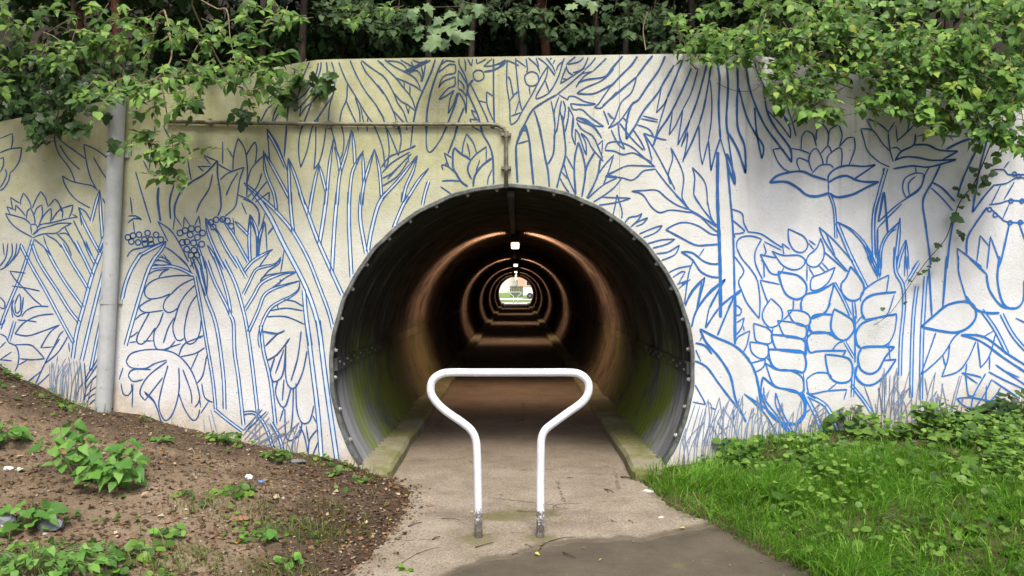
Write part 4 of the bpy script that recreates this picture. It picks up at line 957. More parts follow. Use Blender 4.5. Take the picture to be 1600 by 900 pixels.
# steel rim round the mouth
mb = MB()
NC = 150; ca = np.linspace(-R_(40), R_(220), NC)
prof = [(RAD - 0.0195, WALL_Y + 0.02), (RAD - 0.021, WALL_Y - 0.010), (RAD - 0.016, WALL_Y - 0.016), (RAD + 0.008, WALL_Y - 0.015), (RAD + 0.014, WALL_Y - 0.008), (RAD + 0.014, WALL_Y + 0.02)]
vv = []; ff = []
for k, a in enumerate(ca):
    wob = 0.004 * math.sin(k * 0.9) * math.sin(k * 0.23)
    for (r, yy) in prof: vv.append((XC + (r + wob) * math.cos(a), yy, ZC + (r + wob) * math.sin(a)))
n = len(prof)
for k in range(NC - 1):
    for q in range(n - 1): ff.append((k * n + q, (k + 1) * n + q, (k + 1) * n + q + 1, k * n + q + 1))
mobj('rim', vv, ff, M['collar'], liner)
# bolts round the mouth and along the two lap seams
def bolt_mesh():
    import bmesh
    bm = bmesh.new()
    bmesh.ops.create_cone(bm, cap_ends=True, segments=10, radius1=0.021, radius2=0.019, depth=0.006, matrix=Matrix.Translation((0, 0, 0.003)))
    bmesh.ops.create_cone(bm, cap_ends=True, segments=6, radius1=0.015, radius2=0.012, depth=0.016, matrix=Matrix.Translation((0, 0, 0.014)))
    me = bpy.data.meshes.new('bolt'); bm.to_mesh(me); bm.free(); me.materials.append(M['bolt']); return me
BOLT = bolt_mesh()
SEAMBOLT = BOLT.copy(); SEAMBOLT.materials.clear(); SEAMBOLT.materials.append(M['collar'])
def bolt(a, yy, parent, r=RL, s=1.0):
    o = bpy.data.objects.new('bolt', BOLT if s == 1.0 else SEAMBOLT); link(o, parent)
    d = Vector((-math.cos(a), 0, -math.sin(a)))
    o.location = (XC + (r - 0.001) * math.cos(a), yy, ZC + (r - 0.001) * math.sin(a))
    o.rotation_euler = d.to_track_quat('Z', 'Y').to_euler(); o.scale = (s, s, s)
for k in range(27):
    a = R_(-33 + k * 9.87 + random.uniform(-1, 1)); bolt(a, WALL_Y + 0.035 + random.uniform(-.008, .008), liner, RL, 0.999 if 0 else 1.0)
for sgn, a in ((-1, math.pi - 0.01), (1, -0.01)):
    mb = MB(); th = 0.035
    vv = []; ff = []
    yq = np.linspace(WALL_Y + 0.02, 24, 240)
    for q in yq:
        for (da, dr) in ((-th, 0.020), (-th, -0.002), (th, -0.010), (th, 0.020)):
            vv.append((XC + (RL - AMP + dr) * math.cos(a + da), q, ZC + (RL - AMP + dr) * math.sin(a + da)))
    for k in range(len(yq) - 1):
        for q in range(3): ff.append((4 * k + q, 4 * k + q + 1, 4 * k + q + 5, 4 * k + q + 4))
    ff.append((3, 2, 1, 0))
    seam = mobj('lap_seam', vv, ff, M['liner'], liner)
    for k in range(14): bolt(a + (0.012 if k % 2 else -0.012), WALL_Y + 0.1 + k * PITCH, seam, RL - AMP - 0.004, 0.7)

# ------------------------------------------------------------------ kerbs at the tunnel sides
def kerb(name, label, inner, sgn):
    yk = np.concatenate([[WALL_Y - 0.16, WALL_Y - 0.15, WALL_Y - 0.12, WALL_Y - 0.06], np.arange(WALL_Y, 16, 0.12), np.linspace(16.3, TUN_END, 30)])
    vv, ff = [], []
    for k, y in enumerate(yk):
        wob = (vnoise(np.array([y * 1.5]), np.array([sgn * 3.0]), 4)[0] - 0.5) * 0.03
        hh = 0.10 + (vnoise(np.array([y * 2.0]), np.array([9.0]), 8)[0] - 0.5) * 0.02
        if k == 0: hh *= 0.75
        drop = 0.04 if y < WALL_Y else 0.0
        outer = sgn * (math.sqrt(max(RL ** 2 - (ZC - 0.1) ** 2, 0)) + 0.03) + XC if y >= WALL_Y - 0.013 else sgn * 1.27 + XC
        ix = inner + wob - (0.0 if y > WALL_Y - 0.1 else -sgn * 0.02 * 1)
        prof = [(ix, -0.02), (ix + sgn * 0.004, hh - 0.03), (ix + sgn * 0.028, hh - drop * 0.4), (ix + sgn * 0.12, hh + 0.004 - drop * .4), (outer, hh + 0.012 - drop), (outer, -0.02)]
        for (x, z) in prof: vv.append((x, y, z))
    n = 6
    for k in range(len(yk) - 1):
        for q in range(n - 1):
            a = k * n + q
            ff.append((a, a + 1, a + n + 1, a + n) if sgn < 0 else (a, a + n, a + n + 1, a + 1))
    ff.append(tuple(range(n)) if sgn > 0 else tuple(range(n))[::-1])
    tag(mobj(name, vv, ff, M['kerb'], None, False), label, 'kerb', 'kerbs along the tunnel')
kerb('kerb', 'mossy concrete kerb running into the tunnel on the left side', -1.04, -1)
kerb('kerb', 'mossy concrete kerb running into the tunnel on the grass side', 0.965, 1)

# ------------------------------------------------------------------ barrier
def barrier(D, feet, label, y_shift=0.0, full=True):
    c = [(703, 582), (688, 585), (677, 593), (673, 605), (675, 618), (685, 632), (700, 645), (722, 660), (736, 672), (743, 686)]
    d = [(890, 582), (906, 585), (917, 594), (920, 606), (917, 619), (908, 630), (890, 643), (865, 661), (852, 672), (846, 686)]
    top = c[::-1] + [(740, 582), (800, 582), (850, 582)] + d
    root = empty('barrier', P(796, 845, D) + Vector((0, y_shift, 0)))
    off = root.location
    q = lambda a: P(a[0], a[1], D) + Vector((0, y_shift, 0)) - off
    r = 0.0252
    la = [(748, 848), (747.3, 800), (746.5, 750), (745.2, 704)]; lb = [(845, 704), (844.4, 750), (844.3, 800), (844.5, 848)]
    MB().tube(smooth_pts([q(a) for a in la + top + lb], 4), r, 18).build('bent_tube', M['barrier'], root, True)
    for a in (la[0], lb[-1]):
        b = q(a)
        MB().tube([b + Vector((0, 0, -0.01)), b + Vector((0, 0, 0.022)), b + Vector((0, 0, 0.028))], [0.042, 0.034, 0.027], 14).build('mortar_collar', M['kerb'], root)
    tag(root, label, 'barrier')
    return root
barrier(5.06, None, 'white bent tube cycle barrier standing in front of the tunnel mouth')

# ------------------------------------------------------------------ drain pipe and conduit
dp = [Vector((wx(px), WALL_Y - 0.075, wz(py))) for px, py in ((191, 150), (184, 330), (176, 490), (167, 668))]
root = empty('drain_pipe', dp[-1])
o = dp[-1]
MB().tube([p - o for p in smooth_pts(dp, 6)], 0.064, 20).build('pipe', M['drain'], root, True)
for t in (0.18, 0.62):
    c = dp[0].lerp(dp[-1], t) - o; ax = (dp[-1] - dp[0]).normalized()
    MB().tube([c - ax * 0.02, c + ax * 0.02], 0.069, 20).box(c.x - 0.085, c.x + 0.085, c.y + 0.055, c.y + 0.073, c.z - 0.018, c.z + 0.018).build('bracket', M['drain'], root)
tag(root, 'thick pale grey drainpipe leaning on the left of the mural wall', 'pipe')
root = empty('conduit', (wx(791), WALL_Y - 0.03, wz(292)))
o = Vector(root.location)
cp = [(262, 191), (400, 193.5), (560, 195), (700, 195.5), (765, 195.5), (778, 197), (787, 202), (791, 212), (791, 240), (791, 294)]
MB().tube([Vector((wx(a), WALL_Y - 0.03, wz(b))) - o for a, b in cp], 0.0165, 12).build('pipe', M['conduit'], root, True)
for a, b, hv in ((470, 194.5, 0), (515, 195, 0), (330, 192.5, 0), (620, 195.2, 0), (791, 211, 1), (791, 263, 1)):
    x, z = wx(a) - o.x, wz(b) - o.z
    m = MB()
    if hv: m.box(x - 0.042, x + 0.042, -0.012, 0.028, z - 0.014, z + 0.014, 0.003).tube([(x, 0, z - 0.025), (x, 0, z + 0.025)], 0.0205, 12)
    else: m.box(x - 0.010, x + 0.010, -0.005, 0.028, z - 0.034, z + 0.034, 0.003).tube([(x - 0.03, 0, z), (x + 0.03, 0, z)], 0.0195, 12)
    m.build('clip', M['conduit'], root)
tag(root, 'thin metal conduit running along the wall and bending down to the arch', 'conduit')
root = empty('cable_trunking', (XC - 0.01, WALL_Y, ZC + RL - AMP))
MB().box(-0.030, 0.030, 0.06, 62.5, -0.045, 0.005, 0.004).build('trunking', M['housing'], root)
tag(root, 'dark cable trunking along the crown of the tunnel', 'trunking')

# ------------------------------------------------------------------ tunnel lamps
ords = ['nearest', 'second', 'third', 'fourth', 'fifth', 'sixth and farthest']
lamp_l = bpy.data.lights.new('lamp_light', 'POINT')
lamp_l.energy = 66.0; lamp_l.color = (1.0, 0.68, 0.48); lamp_l.shadow_soft_size = 0.04
lamp_l.use_nodes = True                      # photometric curve of a louvred fitting: light leaves across the tunnel, little along it
lt = lamp_l.node_tree; em = lt.nodes['Emission']
tc = lt.nodes.new('ShaderNodeTexCoord'); sx = lt.nodes.new('ShaderNodeSeparateXYZ'); ab = lt.nodes.new('ShaderNodeMath'); ab.operation = 'ABSOLUTE'
mr = lt.nodes.new('ShaderNodeMapRange'); mr.interpolation_type = 'SMOOTHSTEP'
for k, v in enumerate((0.30, 0.80, 1.0, 0.03)): mr.inputs[k + 1].default_value = v
lt.links.new(tc.outputs['Normal'], sx.inputs[0]); lt.links.new(sx.outputs[1], ab.inputs[0]); lt.links.new(ab.outputs[0], mr.inputs[0]); lt.links.new(mr.outputs[0], em.inputs['Strength'])
for k in range(6):
    y = 11.5 + 11.2 * k
    root = empty('tunnel_lamp', (XC + 0.02, y, ZC + RL - AMP - 0.02))
    MB().box(-0.068, 0.068, 0, 0.9, -0.145, 0.0, 0.008).build('housing', M['housing'], root)
    MB().box(-0.062, 0.062, 0.006, 0.894, -0.205, -0.1455, 0.02).build('diffuser', M['lamp'], root, True)
    o = link(bpy.data.objects.new('lamp_light', lamp_l), root); o.location = (0, 0.45, -0.255)
    tag(root, f'{ords[k]} lit box lamp on the crown of the tunnel', 'lamp', 'lamps along the tunnel crown')

# ------------------------------------------------------------------ leaves
def leaf_ovate(w=0.42, fold=0.12, droop=0.12, ts=(0, .12, .32, .55, .78, 1), prof=(0, .62, 1.0, .9, .5, 0), teeth=0.0):
    v, f = [], []
    for i, (t, p) in enumerate(zip(ts, prof)):
        zc = -droop * t * t
        v.append((0, t, zc))
        if 0 < i < len(ts) - 1:
            k = p * w * (1 + teeth * (1 if i % 2 else -1))
            v.append((-k, t - 0.04, zc + fold * k)); v.append((k, t - 0.04, zc + fold * k))
    n = len(ts)
    idx = lambda i: 0 if i == 0 else 1 + (i - 1) * 3
    f += [(0, 1, 2), (0, 3, 1)]
    for i in range(1, n - 2):
        a, b = idx(i), idx(i + 1)
        f += [(a, b, b + 1), (a, b + 1, a + 1), (a, a + 2, b + 2), (a, b + 2, b)]
    a, b = idx(n - 2), idx(n - 1)
    f += [(a, b, a + 1), (a, a + 2, b)]
    f = [(q[0], q[2], q[1]) for q in f]
    return np.array(v, float), np.array(f, int)
def leaf_lobed(outline, fold=0.06):
    v = [(0, 0.42, -0.03)]; n = len(outline)
    for (x, y) in outline: v.append((x, y, fold * abs(x) - 0.10 * y * y))
    f = [(0, 1 + i, 1 + (i + 1) % n) for i in range(n)]
    f = [(q[0], q[2], q[1]) for q in f]
    return np.array(v, float), np.array(f, int)
half = [(0.06, 0.03), (0.30, -0.02), (0.27, 0.14), (0.56, 0.30), (0.40, 0.40), (0.52, 0.66), (0.26, 0.60), (0.20, 0.78)]
MAPLE = leaf_lobed([(0, 0.0)] + half + [(0, 1.0)] + [(-x, y) for x, y in half[::-1]])
half = [(0.20, -0.06), (0.42, 0.12), (0.50, 0.38), (0.30, 0.46), (0.26, 0.72)]
IVY = leaf_lobed([(0, 0.04)] + half + [(0, 1.0)] + [(-x, y) for x, y in half[::-1]])
ELM = leaf_ovate(0.36, 0.25, 0.22)
BRAM = leaf_ovate(0.42, 0.20, 0.25, (0, .10, .30, .50, .74, 1), (0, .60, 1.0, .98, .55, 0))
NET = leaf_ovate(0.40, 0.15, 0.30, (0, .04, .14, .26, .38, .50, .63, .76, .88, 1), (0, .66, .96, 1.0, .97, .88, .72, .52, .30, 0), 0.06)
ROUND = leaf_ovate(0.50, 0.15, 0.12, (0, .12, .35, .65, .88, 1), (0, .65, .98, 1.0, .7, 0))
CHEAP = (np.array([(0, 0, 0), (-.36, .45, .06), (.36, .45, .06), (0, 1, -.12), (0, .5, 0)], float), np.array([(0, 4, 1), (0, 2, 4), (1, 4, 3), (4, 2, 3)], int))

def frame(fw, up):
    """rotation matrices (n,3,3): +Y along fw, +Z near up"""
    fw = fw / np.linalg.norm(fw, axis=1, keepdims=True)
    x = np.cross(fw, up); x /= np.linalg.norm(x, axis=1, keepdims=True) + 1e-9
    z = np.cross(x, fw)
    return np.stack([x, fw, z], 2)
def scatter(tmpl, pos, fw, up, size):
    tv, tf = tmpl
    Rm = frame(np.asarray(fw, float), np.asarray(up, float))
    V = np.einsum('nij,kj->nki', Rm, tv) * np.asarray(size)[:, None, None] + np.asarray(pos)[:, None, :]
    n, k = len(pos), len(tv)
    F = (tf[None] + (np.arange(n) * k)[:, None, None]).reshape(-1, 3)
    return V.reshape(-1, 3), F
LEAFMESH = {}
def leaf_mesh(name, tmpl, mat):
    if name not in LEAFMESH: LEAFMESH[name] = mesh_of(name, tmpl[0], tmpl[1], mat, name.startswith(('net', 'wd')))
    return LEAFMESH[name]
def variants(key, t):
    """the leaf itself and bent, twisted and narrowed copies of its shape"""
    out = [t]
    for k, (w, curl, tw) in enumerate(((0.85, -0.22, 0.25), (1.12, 0.20, -0.3), (0.95, -0.45, -0.15), (0.7, 0.35, 0.4))):
        v = t[0].copy(); y = v[:, 1]
        v[:, 0] *= w; v[:, 2] += curl * y * y + 0.05 * np.sin(y * 9 + k) * np.abs(v[:, 0]) * 4
        a = tw * y; x, z = v[:, 0].copy(), v[:, 2].copy()
        v[:, 0] = x * np.cos(a) - z * np.sin(a); v[:, 2] = x * np.sin(a) + z * np.cos(a)
        v[:, 0] += 0.12 * tw * y * y
        out.append((v, t[1]))
    return out
class Plant:
    """collects twigs and leaves; the nearest leaves become parts of their own, the rest one foliage part"""
    def __init__(s, name, label, cat, loc, tmpl, mat, key, group=None, stem='twig', nobj=120):
        s.root = empty(name, loc); tag(s.root, label, cat, group)
        s.o = np.array(loc, float); s.t, s.mat, s.key, s.stem, s.nobj = tmpl, mat, key, stem, nobj
        s.p, s.f, s.u, s.s = [], [], [], []; s.tw = MB(); s.r = random.Random(sum(map(ord, key + label)))
    def leaf(s, p, fw, up, size): s.p.append(p); s.f.append(fw); s.u.append(up); s.s.append(size)
    def twig(s, pts, r0, r1, n=5):
        q = [Vector(p) - Vector(s.o) for p in pts]
        s.tw.tube(q, list(np.linspace(r0, r1, len(q))), n)
    def spray(s, a, d, length, nl, size, up=(0, -0.5, 0.9), jit=0.35, droop=0.6, tw=0.003, start=0.1):
        """a leafy twig from point a in direction d"""
        r = s.r; a = Vector(a); d = Vector(d).normalized()
        pts = [a]; dd = d.copy()
        ns = 5
        for k in range(ns):
            dd = (dd + Vector((r.uniform(-.15, .15), r.uniform(-.15, .15), -droop / ns + r.uniform(-.1, .1)))).normalized()
            pts.append(pts[-1] + dd * length / ns)
        s.twig(pts, tw, tw * 0.5)
        for i in range(nl):
            t = start + (1 - start) * (i + 1) / nl
            k = min(int(t * ns), ns - 1); p = pts[k].lerp(pts[k + 1], t * ns - k)
            tang = (pts[k + 1] - pts[k]).normalized()
            side = tang.cross(Vector(up)).normalized() * (1 if i % 2 else -1)
            fw = tang * 0.55 + side * 0.9 + Vector((r.gauss(0, jit), r.gauss(0, jit), r.gauss(0, jit) - 0.15))
            if i == nl - 1: fw = tang
            uu = Vector(up) + Vector((r.gauss(0, jit), r.gauss(0, jit), r.gauss(0, jit * 0.7)))
            s.leaf(tuple(p), tuple(fw), tuple(uu), size * r.uniform(0.5, 1.35))
    def done(s):
        if s.tw.v: tag(s.tw.build('stems', M[s.stem], s.root), kind='stuff')
        if not s.p: return s.root
        p, f, u, z = map(np.array, (s.p, s.f, s.u, s.s))
        order = np.argsort(p[:, 1]); no = order[:s.nobj]; st = order[s.nobj:]
        T = variants(s.key, s.t)
        ms = [leaf_mesh(s.key + str(q), t, M[s.mat]) for q, t in enumerate(T)]
        for me in ms: me.name = 'leaf'
        Rm = frame(f[no].astype(float), u[no].astype(float))
        for k, j in enumerate(no):
            o = bpy.data.objects.new('leaf', ms[(k * 7 + k // 3) % len(ms)]); link(o, s.root)
            m = Matrix(Rm[k].tolist()).to_4x4() @ Matrix.Scale(float(z[j]), 4)
            m.translation = Vector(p[j] - s.o); o.matrix_local = m
        if len(st):
            VV, FF, nv = [], [], 0
            for q, t in enumerate(T):
                ss = st[q::len(T)]
                if not len(ss): continue
                V, F = scatter(t, p[ss] - s.o, f[ss], u[ss], z[ss]); VV.append(V); FF.append(F + nv); nv += len(V)
            tag(mobj('foliage', np.concatenate(VV), np.concatenate(FF), M[s.mat], s.root), kind='stuff')
        return s.root

# ------------------------------------------------------------------ trees on the embankment
def ez(x, y): return float(E(np.array([x]), np.array([y]))[0])
def tree_meshes(seed, h, rad, crown_lo, spread, bark):
    r = random.Random(seed)
    tr = MB(); pts = [Vector((0, 0, -0.15))]
    d = Vector((r.uniform(-.12, .12), r.uniform(-.12, .02), 1))
    n = 9
    for k in range(n):
        d = (d + Vector((r.uniform(-.10, .10), r.uniform(-.10, .08), 0.12))).normalized()
        pts.append(pts[-1] + d * h / n)
    tr.tube(pts, list(np.linspace(rad, rad * 0.25, len(pts))), 8)
    tips = []
    for k in range(16):
        t = r.uniform(crown_lo, 1.0); i = min(int(t * n), n - 1); a = pts[i].lerp(pts[i + 1], t * n - i)
        az = r.uniform(0, 2 * math.pi); L = spread * r.uniform(0.5, 1.1) * (1.15 - 0.6 * (t - crown_lo) / (1 - crown_lo))
        dd = Vector((math.cos(az), math.sin(az), r.uniform(0.15, 0.7))).normalized(); q = [a]
        for j in range(4):
            dd = (dd + Vector((r.uniform(-.2, .2), r.uniform(-.2, .2), -0.12))).normalized(); q.append(q[-1] + dd * L / 4)
        tr.tube(q, list(np.linspace(rad * 0.35, rad * 0.08, 5)), 5, False)
        tips += [(q[2], .34), (q[3], .4), (q[4], .4)]
    g = np.random.default_rng(seed)
    pos = []
    for p, s in tips:
        m = int(g.integers(70, 105)); c = np.array(p)
        e = g.normal(size=(m, 3)) * np.array([s, s, s * 0.55]) * 0.8
        pos.append(c + e)
    pos = np.concatenate(pos)
    nn = len(pos)
    fw = g.normal(size=(nn, 3)) + np.array([0, 0, -0.6]); up = g.normal(size=(nn, 3)) * 0.5 + np.array([0, 0, 1.0])
    V, F = scatter(CHEAP, pos, fw, up, g.uniform(0.09, 0.17, nn))
    return mesh_of('trunk', tr.v, tr.f, M[bark], True), mesh_of('crown', V, F, M['canopy'])
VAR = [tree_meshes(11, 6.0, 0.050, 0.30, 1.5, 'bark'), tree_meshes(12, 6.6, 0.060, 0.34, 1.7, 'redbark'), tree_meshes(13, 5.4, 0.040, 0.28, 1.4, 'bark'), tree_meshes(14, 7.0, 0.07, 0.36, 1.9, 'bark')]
TREES = [(-6.9, 8.4, 3), (-5.4, 9.6, 0), (-4.2, 8.3, 1), (-3.4, 10.6, 3), (-2.35, 8.6, 0), (-1.25, 9.8, 2), (-0.5, 8.5, 2), (0.40, 8.9, 1), (0.55, 10.8, 3),
         (1.55, 9.4, 0), (2.6, 8.4, 2), (3.7, 9.9, 3), (4.7, 8.6, 0), (5.8, 9.8, 1), (7.2, 8.6, 3), (-6.2, 11.6, 1), (2.6, 12.2, 3), (-1.9, 12.6, 3), (5.2, 12.4, 0),
         (-2.9, 9.0, 2), (-1.75, 9.2, 2), (-0.95, 8.8, 2), (0.08, 9.6, 0), (0.95, 9.1, 2), (1.2, 8.7, 2), (2.0, 9.0, 0), (-2.1, 10.2, 1), (-0.1, 11.0, 0), (0.7, 11.6, 2), (1.6, 11.0, 2)]
ORD = ['first', 'second', 'third', 'fourth', 'fifth', 'sixth', 'seventh', 'eighth', 'ninth', 'tenth', 'eleventh', 'twelfth', 'thirteenth', 'fourteenth', 'fifteenth', 'sixteenth', 'seventeenth', 'eighteenth', 'nineteenth', 'twentieth'] + ['twenty-' + q for q in ('first', 'second', 'third', 'fourth', 'fifth', 'sixth', 'seventh', 'eighth', 'ninth')] + ['thirtieth', 'thirty-first', 'thirty-second', 'thirty-third', 'thirty-fourth']
for k, (x, y, v) in enumerate(sorted(TREES, key=lambda q: q[0] / q[1])):
    root = empty('tree', (x, y, ez(x, y)))
    root.rotation_euler = (0, 0, k * 2.4); sc = 0.9 + 0.2 * ((k * 37) % 10) / 10; root.scale = (sc, sc, sc)
    for nm, me in (('trunk', VAR[v][0]), ('crown', VAR[v][1])):
        o = bpy.data.objects.new(nm, me); link(o, root)
    tag(root, f'slim {"red-brown" if v == 1 else "grey-brown"} trunk in the dark wood above the wall, {ORD[k]} from the left', 'tree', 'trees on the bank above the tunnel')

# shaded understorey bushes on the bank
def bush_mesh(seed, n, sx, sy, sz, lo, hi):
    g = np.random.default_rng(seed); st = MB(); r = random.Random(seed); pos = []
    for k in range(n):
        az = r.uniform(0, 6.28); L = r.uniform(0.5, 1.0)
        tip = Vector((math.cos(az) * sx * L, math.sin(az) * sy * L, sz * r.uniform(0.35, 1.0)))
        mid = tip * 0.5 + Vector((0, 0, sz * 0.2)); st.tube(smooth_pts([(0, 0, -0.1), mid, tip], 3), list(np.linspace(0.010, 0.003, 7)), 4, False)
        m = 36
        t = g.uniform(0.3, 1.1, m)[:, None]
        c = (1 - t) ** 2 * 0 + 2 * t * (1 - t) * np.array(mid) + t ** 2 * np.array(tip)
        pos.append(c + g.normal(size=(m, 3)) * 0.11)
    pos = np.concatenate(pos); nn = len(pos)
    fw = g.normal(size=(nn, 3)) + np.array([0, -0.4, -0.5]); up = g.normal(size=(nn, 3)) * 0.45 + np.array([0, -0.5, 0.9])
    V, F = scatter(CHEAP, pos, fw, up, g.uniform(lo, hi, nn))
    return mesh_of('stems', st.v, st.f, M['bark']), mesh_of('foliage', V, F, M['under'])
BV = [bush_mesh(31, 26, 0.9, 0.6, 1.1, .07, .13), bush_mesh(32, 22, 0.8, 0.6, 0.9, .07, .12)]
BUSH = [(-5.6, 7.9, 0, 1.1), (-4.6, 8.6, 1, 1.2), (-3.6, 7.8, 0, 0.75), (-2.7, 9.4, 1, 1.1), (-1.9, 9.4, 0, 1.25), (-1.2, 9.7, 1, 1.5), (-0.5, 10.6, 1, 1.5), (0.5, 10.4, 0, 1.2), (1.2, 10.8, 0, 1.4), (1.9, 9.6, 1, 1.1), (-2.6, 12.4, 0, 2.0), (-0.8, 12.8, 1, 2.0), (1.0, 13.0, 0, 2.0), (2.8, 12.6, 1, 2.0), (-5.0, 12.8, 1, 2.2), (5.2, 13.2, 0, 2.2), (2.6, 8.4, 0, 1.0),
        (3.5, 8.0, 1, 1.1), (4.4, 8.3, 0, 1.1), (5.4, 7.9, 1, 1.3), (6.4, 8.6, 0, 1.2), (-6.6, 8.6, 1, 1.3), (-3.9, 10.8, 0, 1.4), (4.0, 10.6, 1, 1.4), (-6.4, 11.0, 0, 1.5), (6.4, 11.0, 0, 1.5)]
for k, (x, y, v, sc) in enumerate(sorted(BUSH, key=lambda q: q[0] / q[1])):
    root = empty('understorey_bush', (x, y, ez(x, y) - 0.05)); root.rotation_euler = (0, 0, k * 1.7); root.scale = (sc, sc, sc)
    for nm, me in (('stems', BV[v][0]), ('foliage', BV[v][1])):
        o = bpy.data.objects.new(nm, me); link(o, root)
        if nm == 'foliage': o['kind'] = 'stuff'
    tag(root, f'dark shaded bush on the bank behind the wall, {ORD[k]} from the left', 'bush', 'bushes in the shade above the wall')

# ------------------------------------------------------------------ elm shrubs hanging over the left of the wall
def blob_sprays(pl, blobs, size, up, length=0.22, nl=7):
    """blobs: (px, py, rx, ry, depth, sprays)"""
    r = pl.r
    for (px, py, rx, ry, d, n) in blobs:
        for _ in range(n):
            if pl.key.startswith('elm') and r.random() < 0.22: continue
            a, q = r.uniform(0, 6.283), math.sqrt(r.random())
            ax, ay = px + math.cos(a) * q * rx, py + math.sin(a) * q * ry
            c = P(ax, ay, d + r.uniform(-0.24, 0.20))
            dr = Vector((r.gauss(0, 0.8), -0.45 + r.gauss(0, 0.3), -0.15 + r.gauss(0, 0.35)))
            L = length * r.uniform(0.7, 1.3)
            pl.spray(c - dr.normalized() * L * 0.5, dr, L, max(3, int(nl * r.uniform(0.7, 1.25))), size, up)
def reach(pl, pts, r0=0.010, r1=0.004):
    pl.twig(smooth_pts(pts, 4), r0, r1, 6)
UPL = (0.1, -0.55, 0.85)
bx = -4.6
pl = Plant('elm_shrub', 'elm shrub with long leafy twigs hanging over the drainpipe', 'shrub', (-3.6, 7.5, ez(-3.6, 7.5)), ELM, 'elm', 'elm_a', 'elm shrubs over the left of the wall', 'twig', 200)
reach(pl, [(-3.6, 7.5, 3.1), P(250, 20, 6.9), P(268, 75, 6.4), P(262, 105, 6.2), P(250, 123, 6.15)]); reach(pl, [P(262, 105, 6.2), P(240, 124, 6.1), P(185, 140, 6.1)], .006, .003)
reach(pl, [P(250, 123, 6.15), P(258, 160, 6.1), P(264, 200, 6.1), P(270, 218, 6.1), P(265, 270, 6.1)], .006, .002)
reach(pl, [P(258, 120, 6.15), P(300, 118, 6.1), P(350, 108, 6.05)], .004, .002)
blob_sprays(pl, [(165, 138, 42, 22, 6.1, 15), (228, 135, 30, 22, 6.1, 10), (290, 110, 40, 26, 6.1, 15), (350, 115, 34, 16, 6.05, 8), (268, 225, 28, 26, 6.1, 13), (262, 268, 20, 14, 6.1, 5), (330, 228, 22, 8, 6.1, 2), (235, 165, 18, 30, 6.1, 6), (282, 160, 26, 20, 6.1, 7), (225, 200, 18, 20, 6.15, 5)], 0.078, UPL)
pl.done()
pl = Plant('elm_shrub', 'elm shrub in dense mid-green leaf at the far left above the wall', 'shrub', (-4.4, 7.6, ez(-4.4, 7.6)), ELM, 'elm', 'elm_b', 'elm shrubs over the left of the wall', 'twig', 200)
reach(pl, [(-4.4, 7.6, 3.0), P(60, 60, 6.8), P(110, 75, 6.5)]); reach(pl, [P(60, 60, 6.8), P(118, 28, 6.5), P(112, 66, 6.45)], .006, .003)
blob_sprays(pl, [(20, 20, 36, 26, 6.6, 13), (95, 78, 38, 18, 6.4, 14), (150, 55, 40, 26, 6.4, 17), (190, 30, 44, 24, 6.5, 17), (215, 70, 34, 26, 6.4, 12), (75, 100, 24, 12, 6.4, 6), (55, 45, 30, 24, 6.6, 8), (270, 40, 34, 26, 6.5, 11), (100, 10, 50, 14, 6.6, 9), (6, 110, 20, 24, 6.6, 6), (20, 75, 30, 30, 6.9, 8)], 0.078, UPL)
pl.done()
pl = Plant('elm_shrub', 'elm shrub with a bright upright leaf spray at its right end', 'shrub', (-2.6, 7.6, ez(-2.6, 7.6)), ELM, 'elm', 'elm_c', 'elm shrubs over the left of the wall', 'twig', 170)
reach(pl, [(-2.6, 7.6, 3.3), P(300, 8, 6.8), P(340, 14, 6.5), P(355, 17, 6.4), P(360, 60, 6.35), P(372, 110, 6.3), P(398, 160, 6.25)], .008, .002)
for i in range(9):
    c = P(412 - i * 3.4, 36 + i * 5.5, 6.1); s = 1 if i % 2 else -1
    pl.leaf(tuple(c), (s * 0.9, -0.3, 0.12), (0.1, -0.5, 0.85), 0.10 + 0.006 * i)
reach(pl, [P(420, 30, 6.1), P(398, 60, 6.12), P(378, 92, 6.2)], .004, .002)
for i in range(8):
    c = P(452 - i * 8, 78 + i * 2.0 + (i % 2) * 4, 6.1); pl.leaf(tuple(c), (0.8, -0.2, 0.25 if i % 2 else -0.4), (0.0, -0.6, 0.8), 0.11)
blob_sprays(pl, [(390, 95, 24, 22, 6.15, 8), (420, 100, 26, 14, 6.2, 6), (330, 50, 28, 26, 6.4, 10), (370, 40, 22, 24, 6.4, 6), (440, 10, 30, 16, 6.4, 6), (395, 10, 24, 14, 6.4, 6), (450, 22, 22, 14, 6.4, 4), (410, 130, 26, 16, 6.3, 6), (468, 105, 14, 10, 6.4, 2), (385, 150, 14, 18, 6.3, 3), (450, 130, 34, 12, 6.5, 3), (600, 8, 50, 10, 7.0, 5), (560, 14, 30, 14, 7.3, 5)], 0.078, UPL)
pl.done()
pl = Plant('ivy', 'dark ivy trailing down the wall top at the far left', 'ivy', (wx(70), WALL_Y - 0.05, wz(170)), IVY, 'ivy', 'ivy_a', 'ivy on the wall', 'bark', 120)
reach(pl, [P(60, 130, 6.7), P(58, 175, 6.55), P(55, 232, 6.55)], .006, .002); reach(pl, [P(95, 130, 6.7), P(92, 170, 6.55), P(85, 200, 6.55)], .006, .002)
blob_sprays(pl, [(58, 200, 16, 36, 6.55, 16), (92, 172, 24, 22, 6.55, 12), (40, 165, 34, 14, 6.6, 9), (85, 150, 60, 16, 6.65, 12), (118, 200, 18, 8, 6.62, 4), (160, 165, 14, 12, 6.62, 3), (30, 135, 30, 30, 6.8, 10), (10, 160, 14, 14, 6.7, 4), (170, 225, 8, 8, 6.64, 1), (100, 120, 44, 20, 6.85, 8)], 0.075, (0, -0.9, 0.4), 0.16, 6)
pl.done()
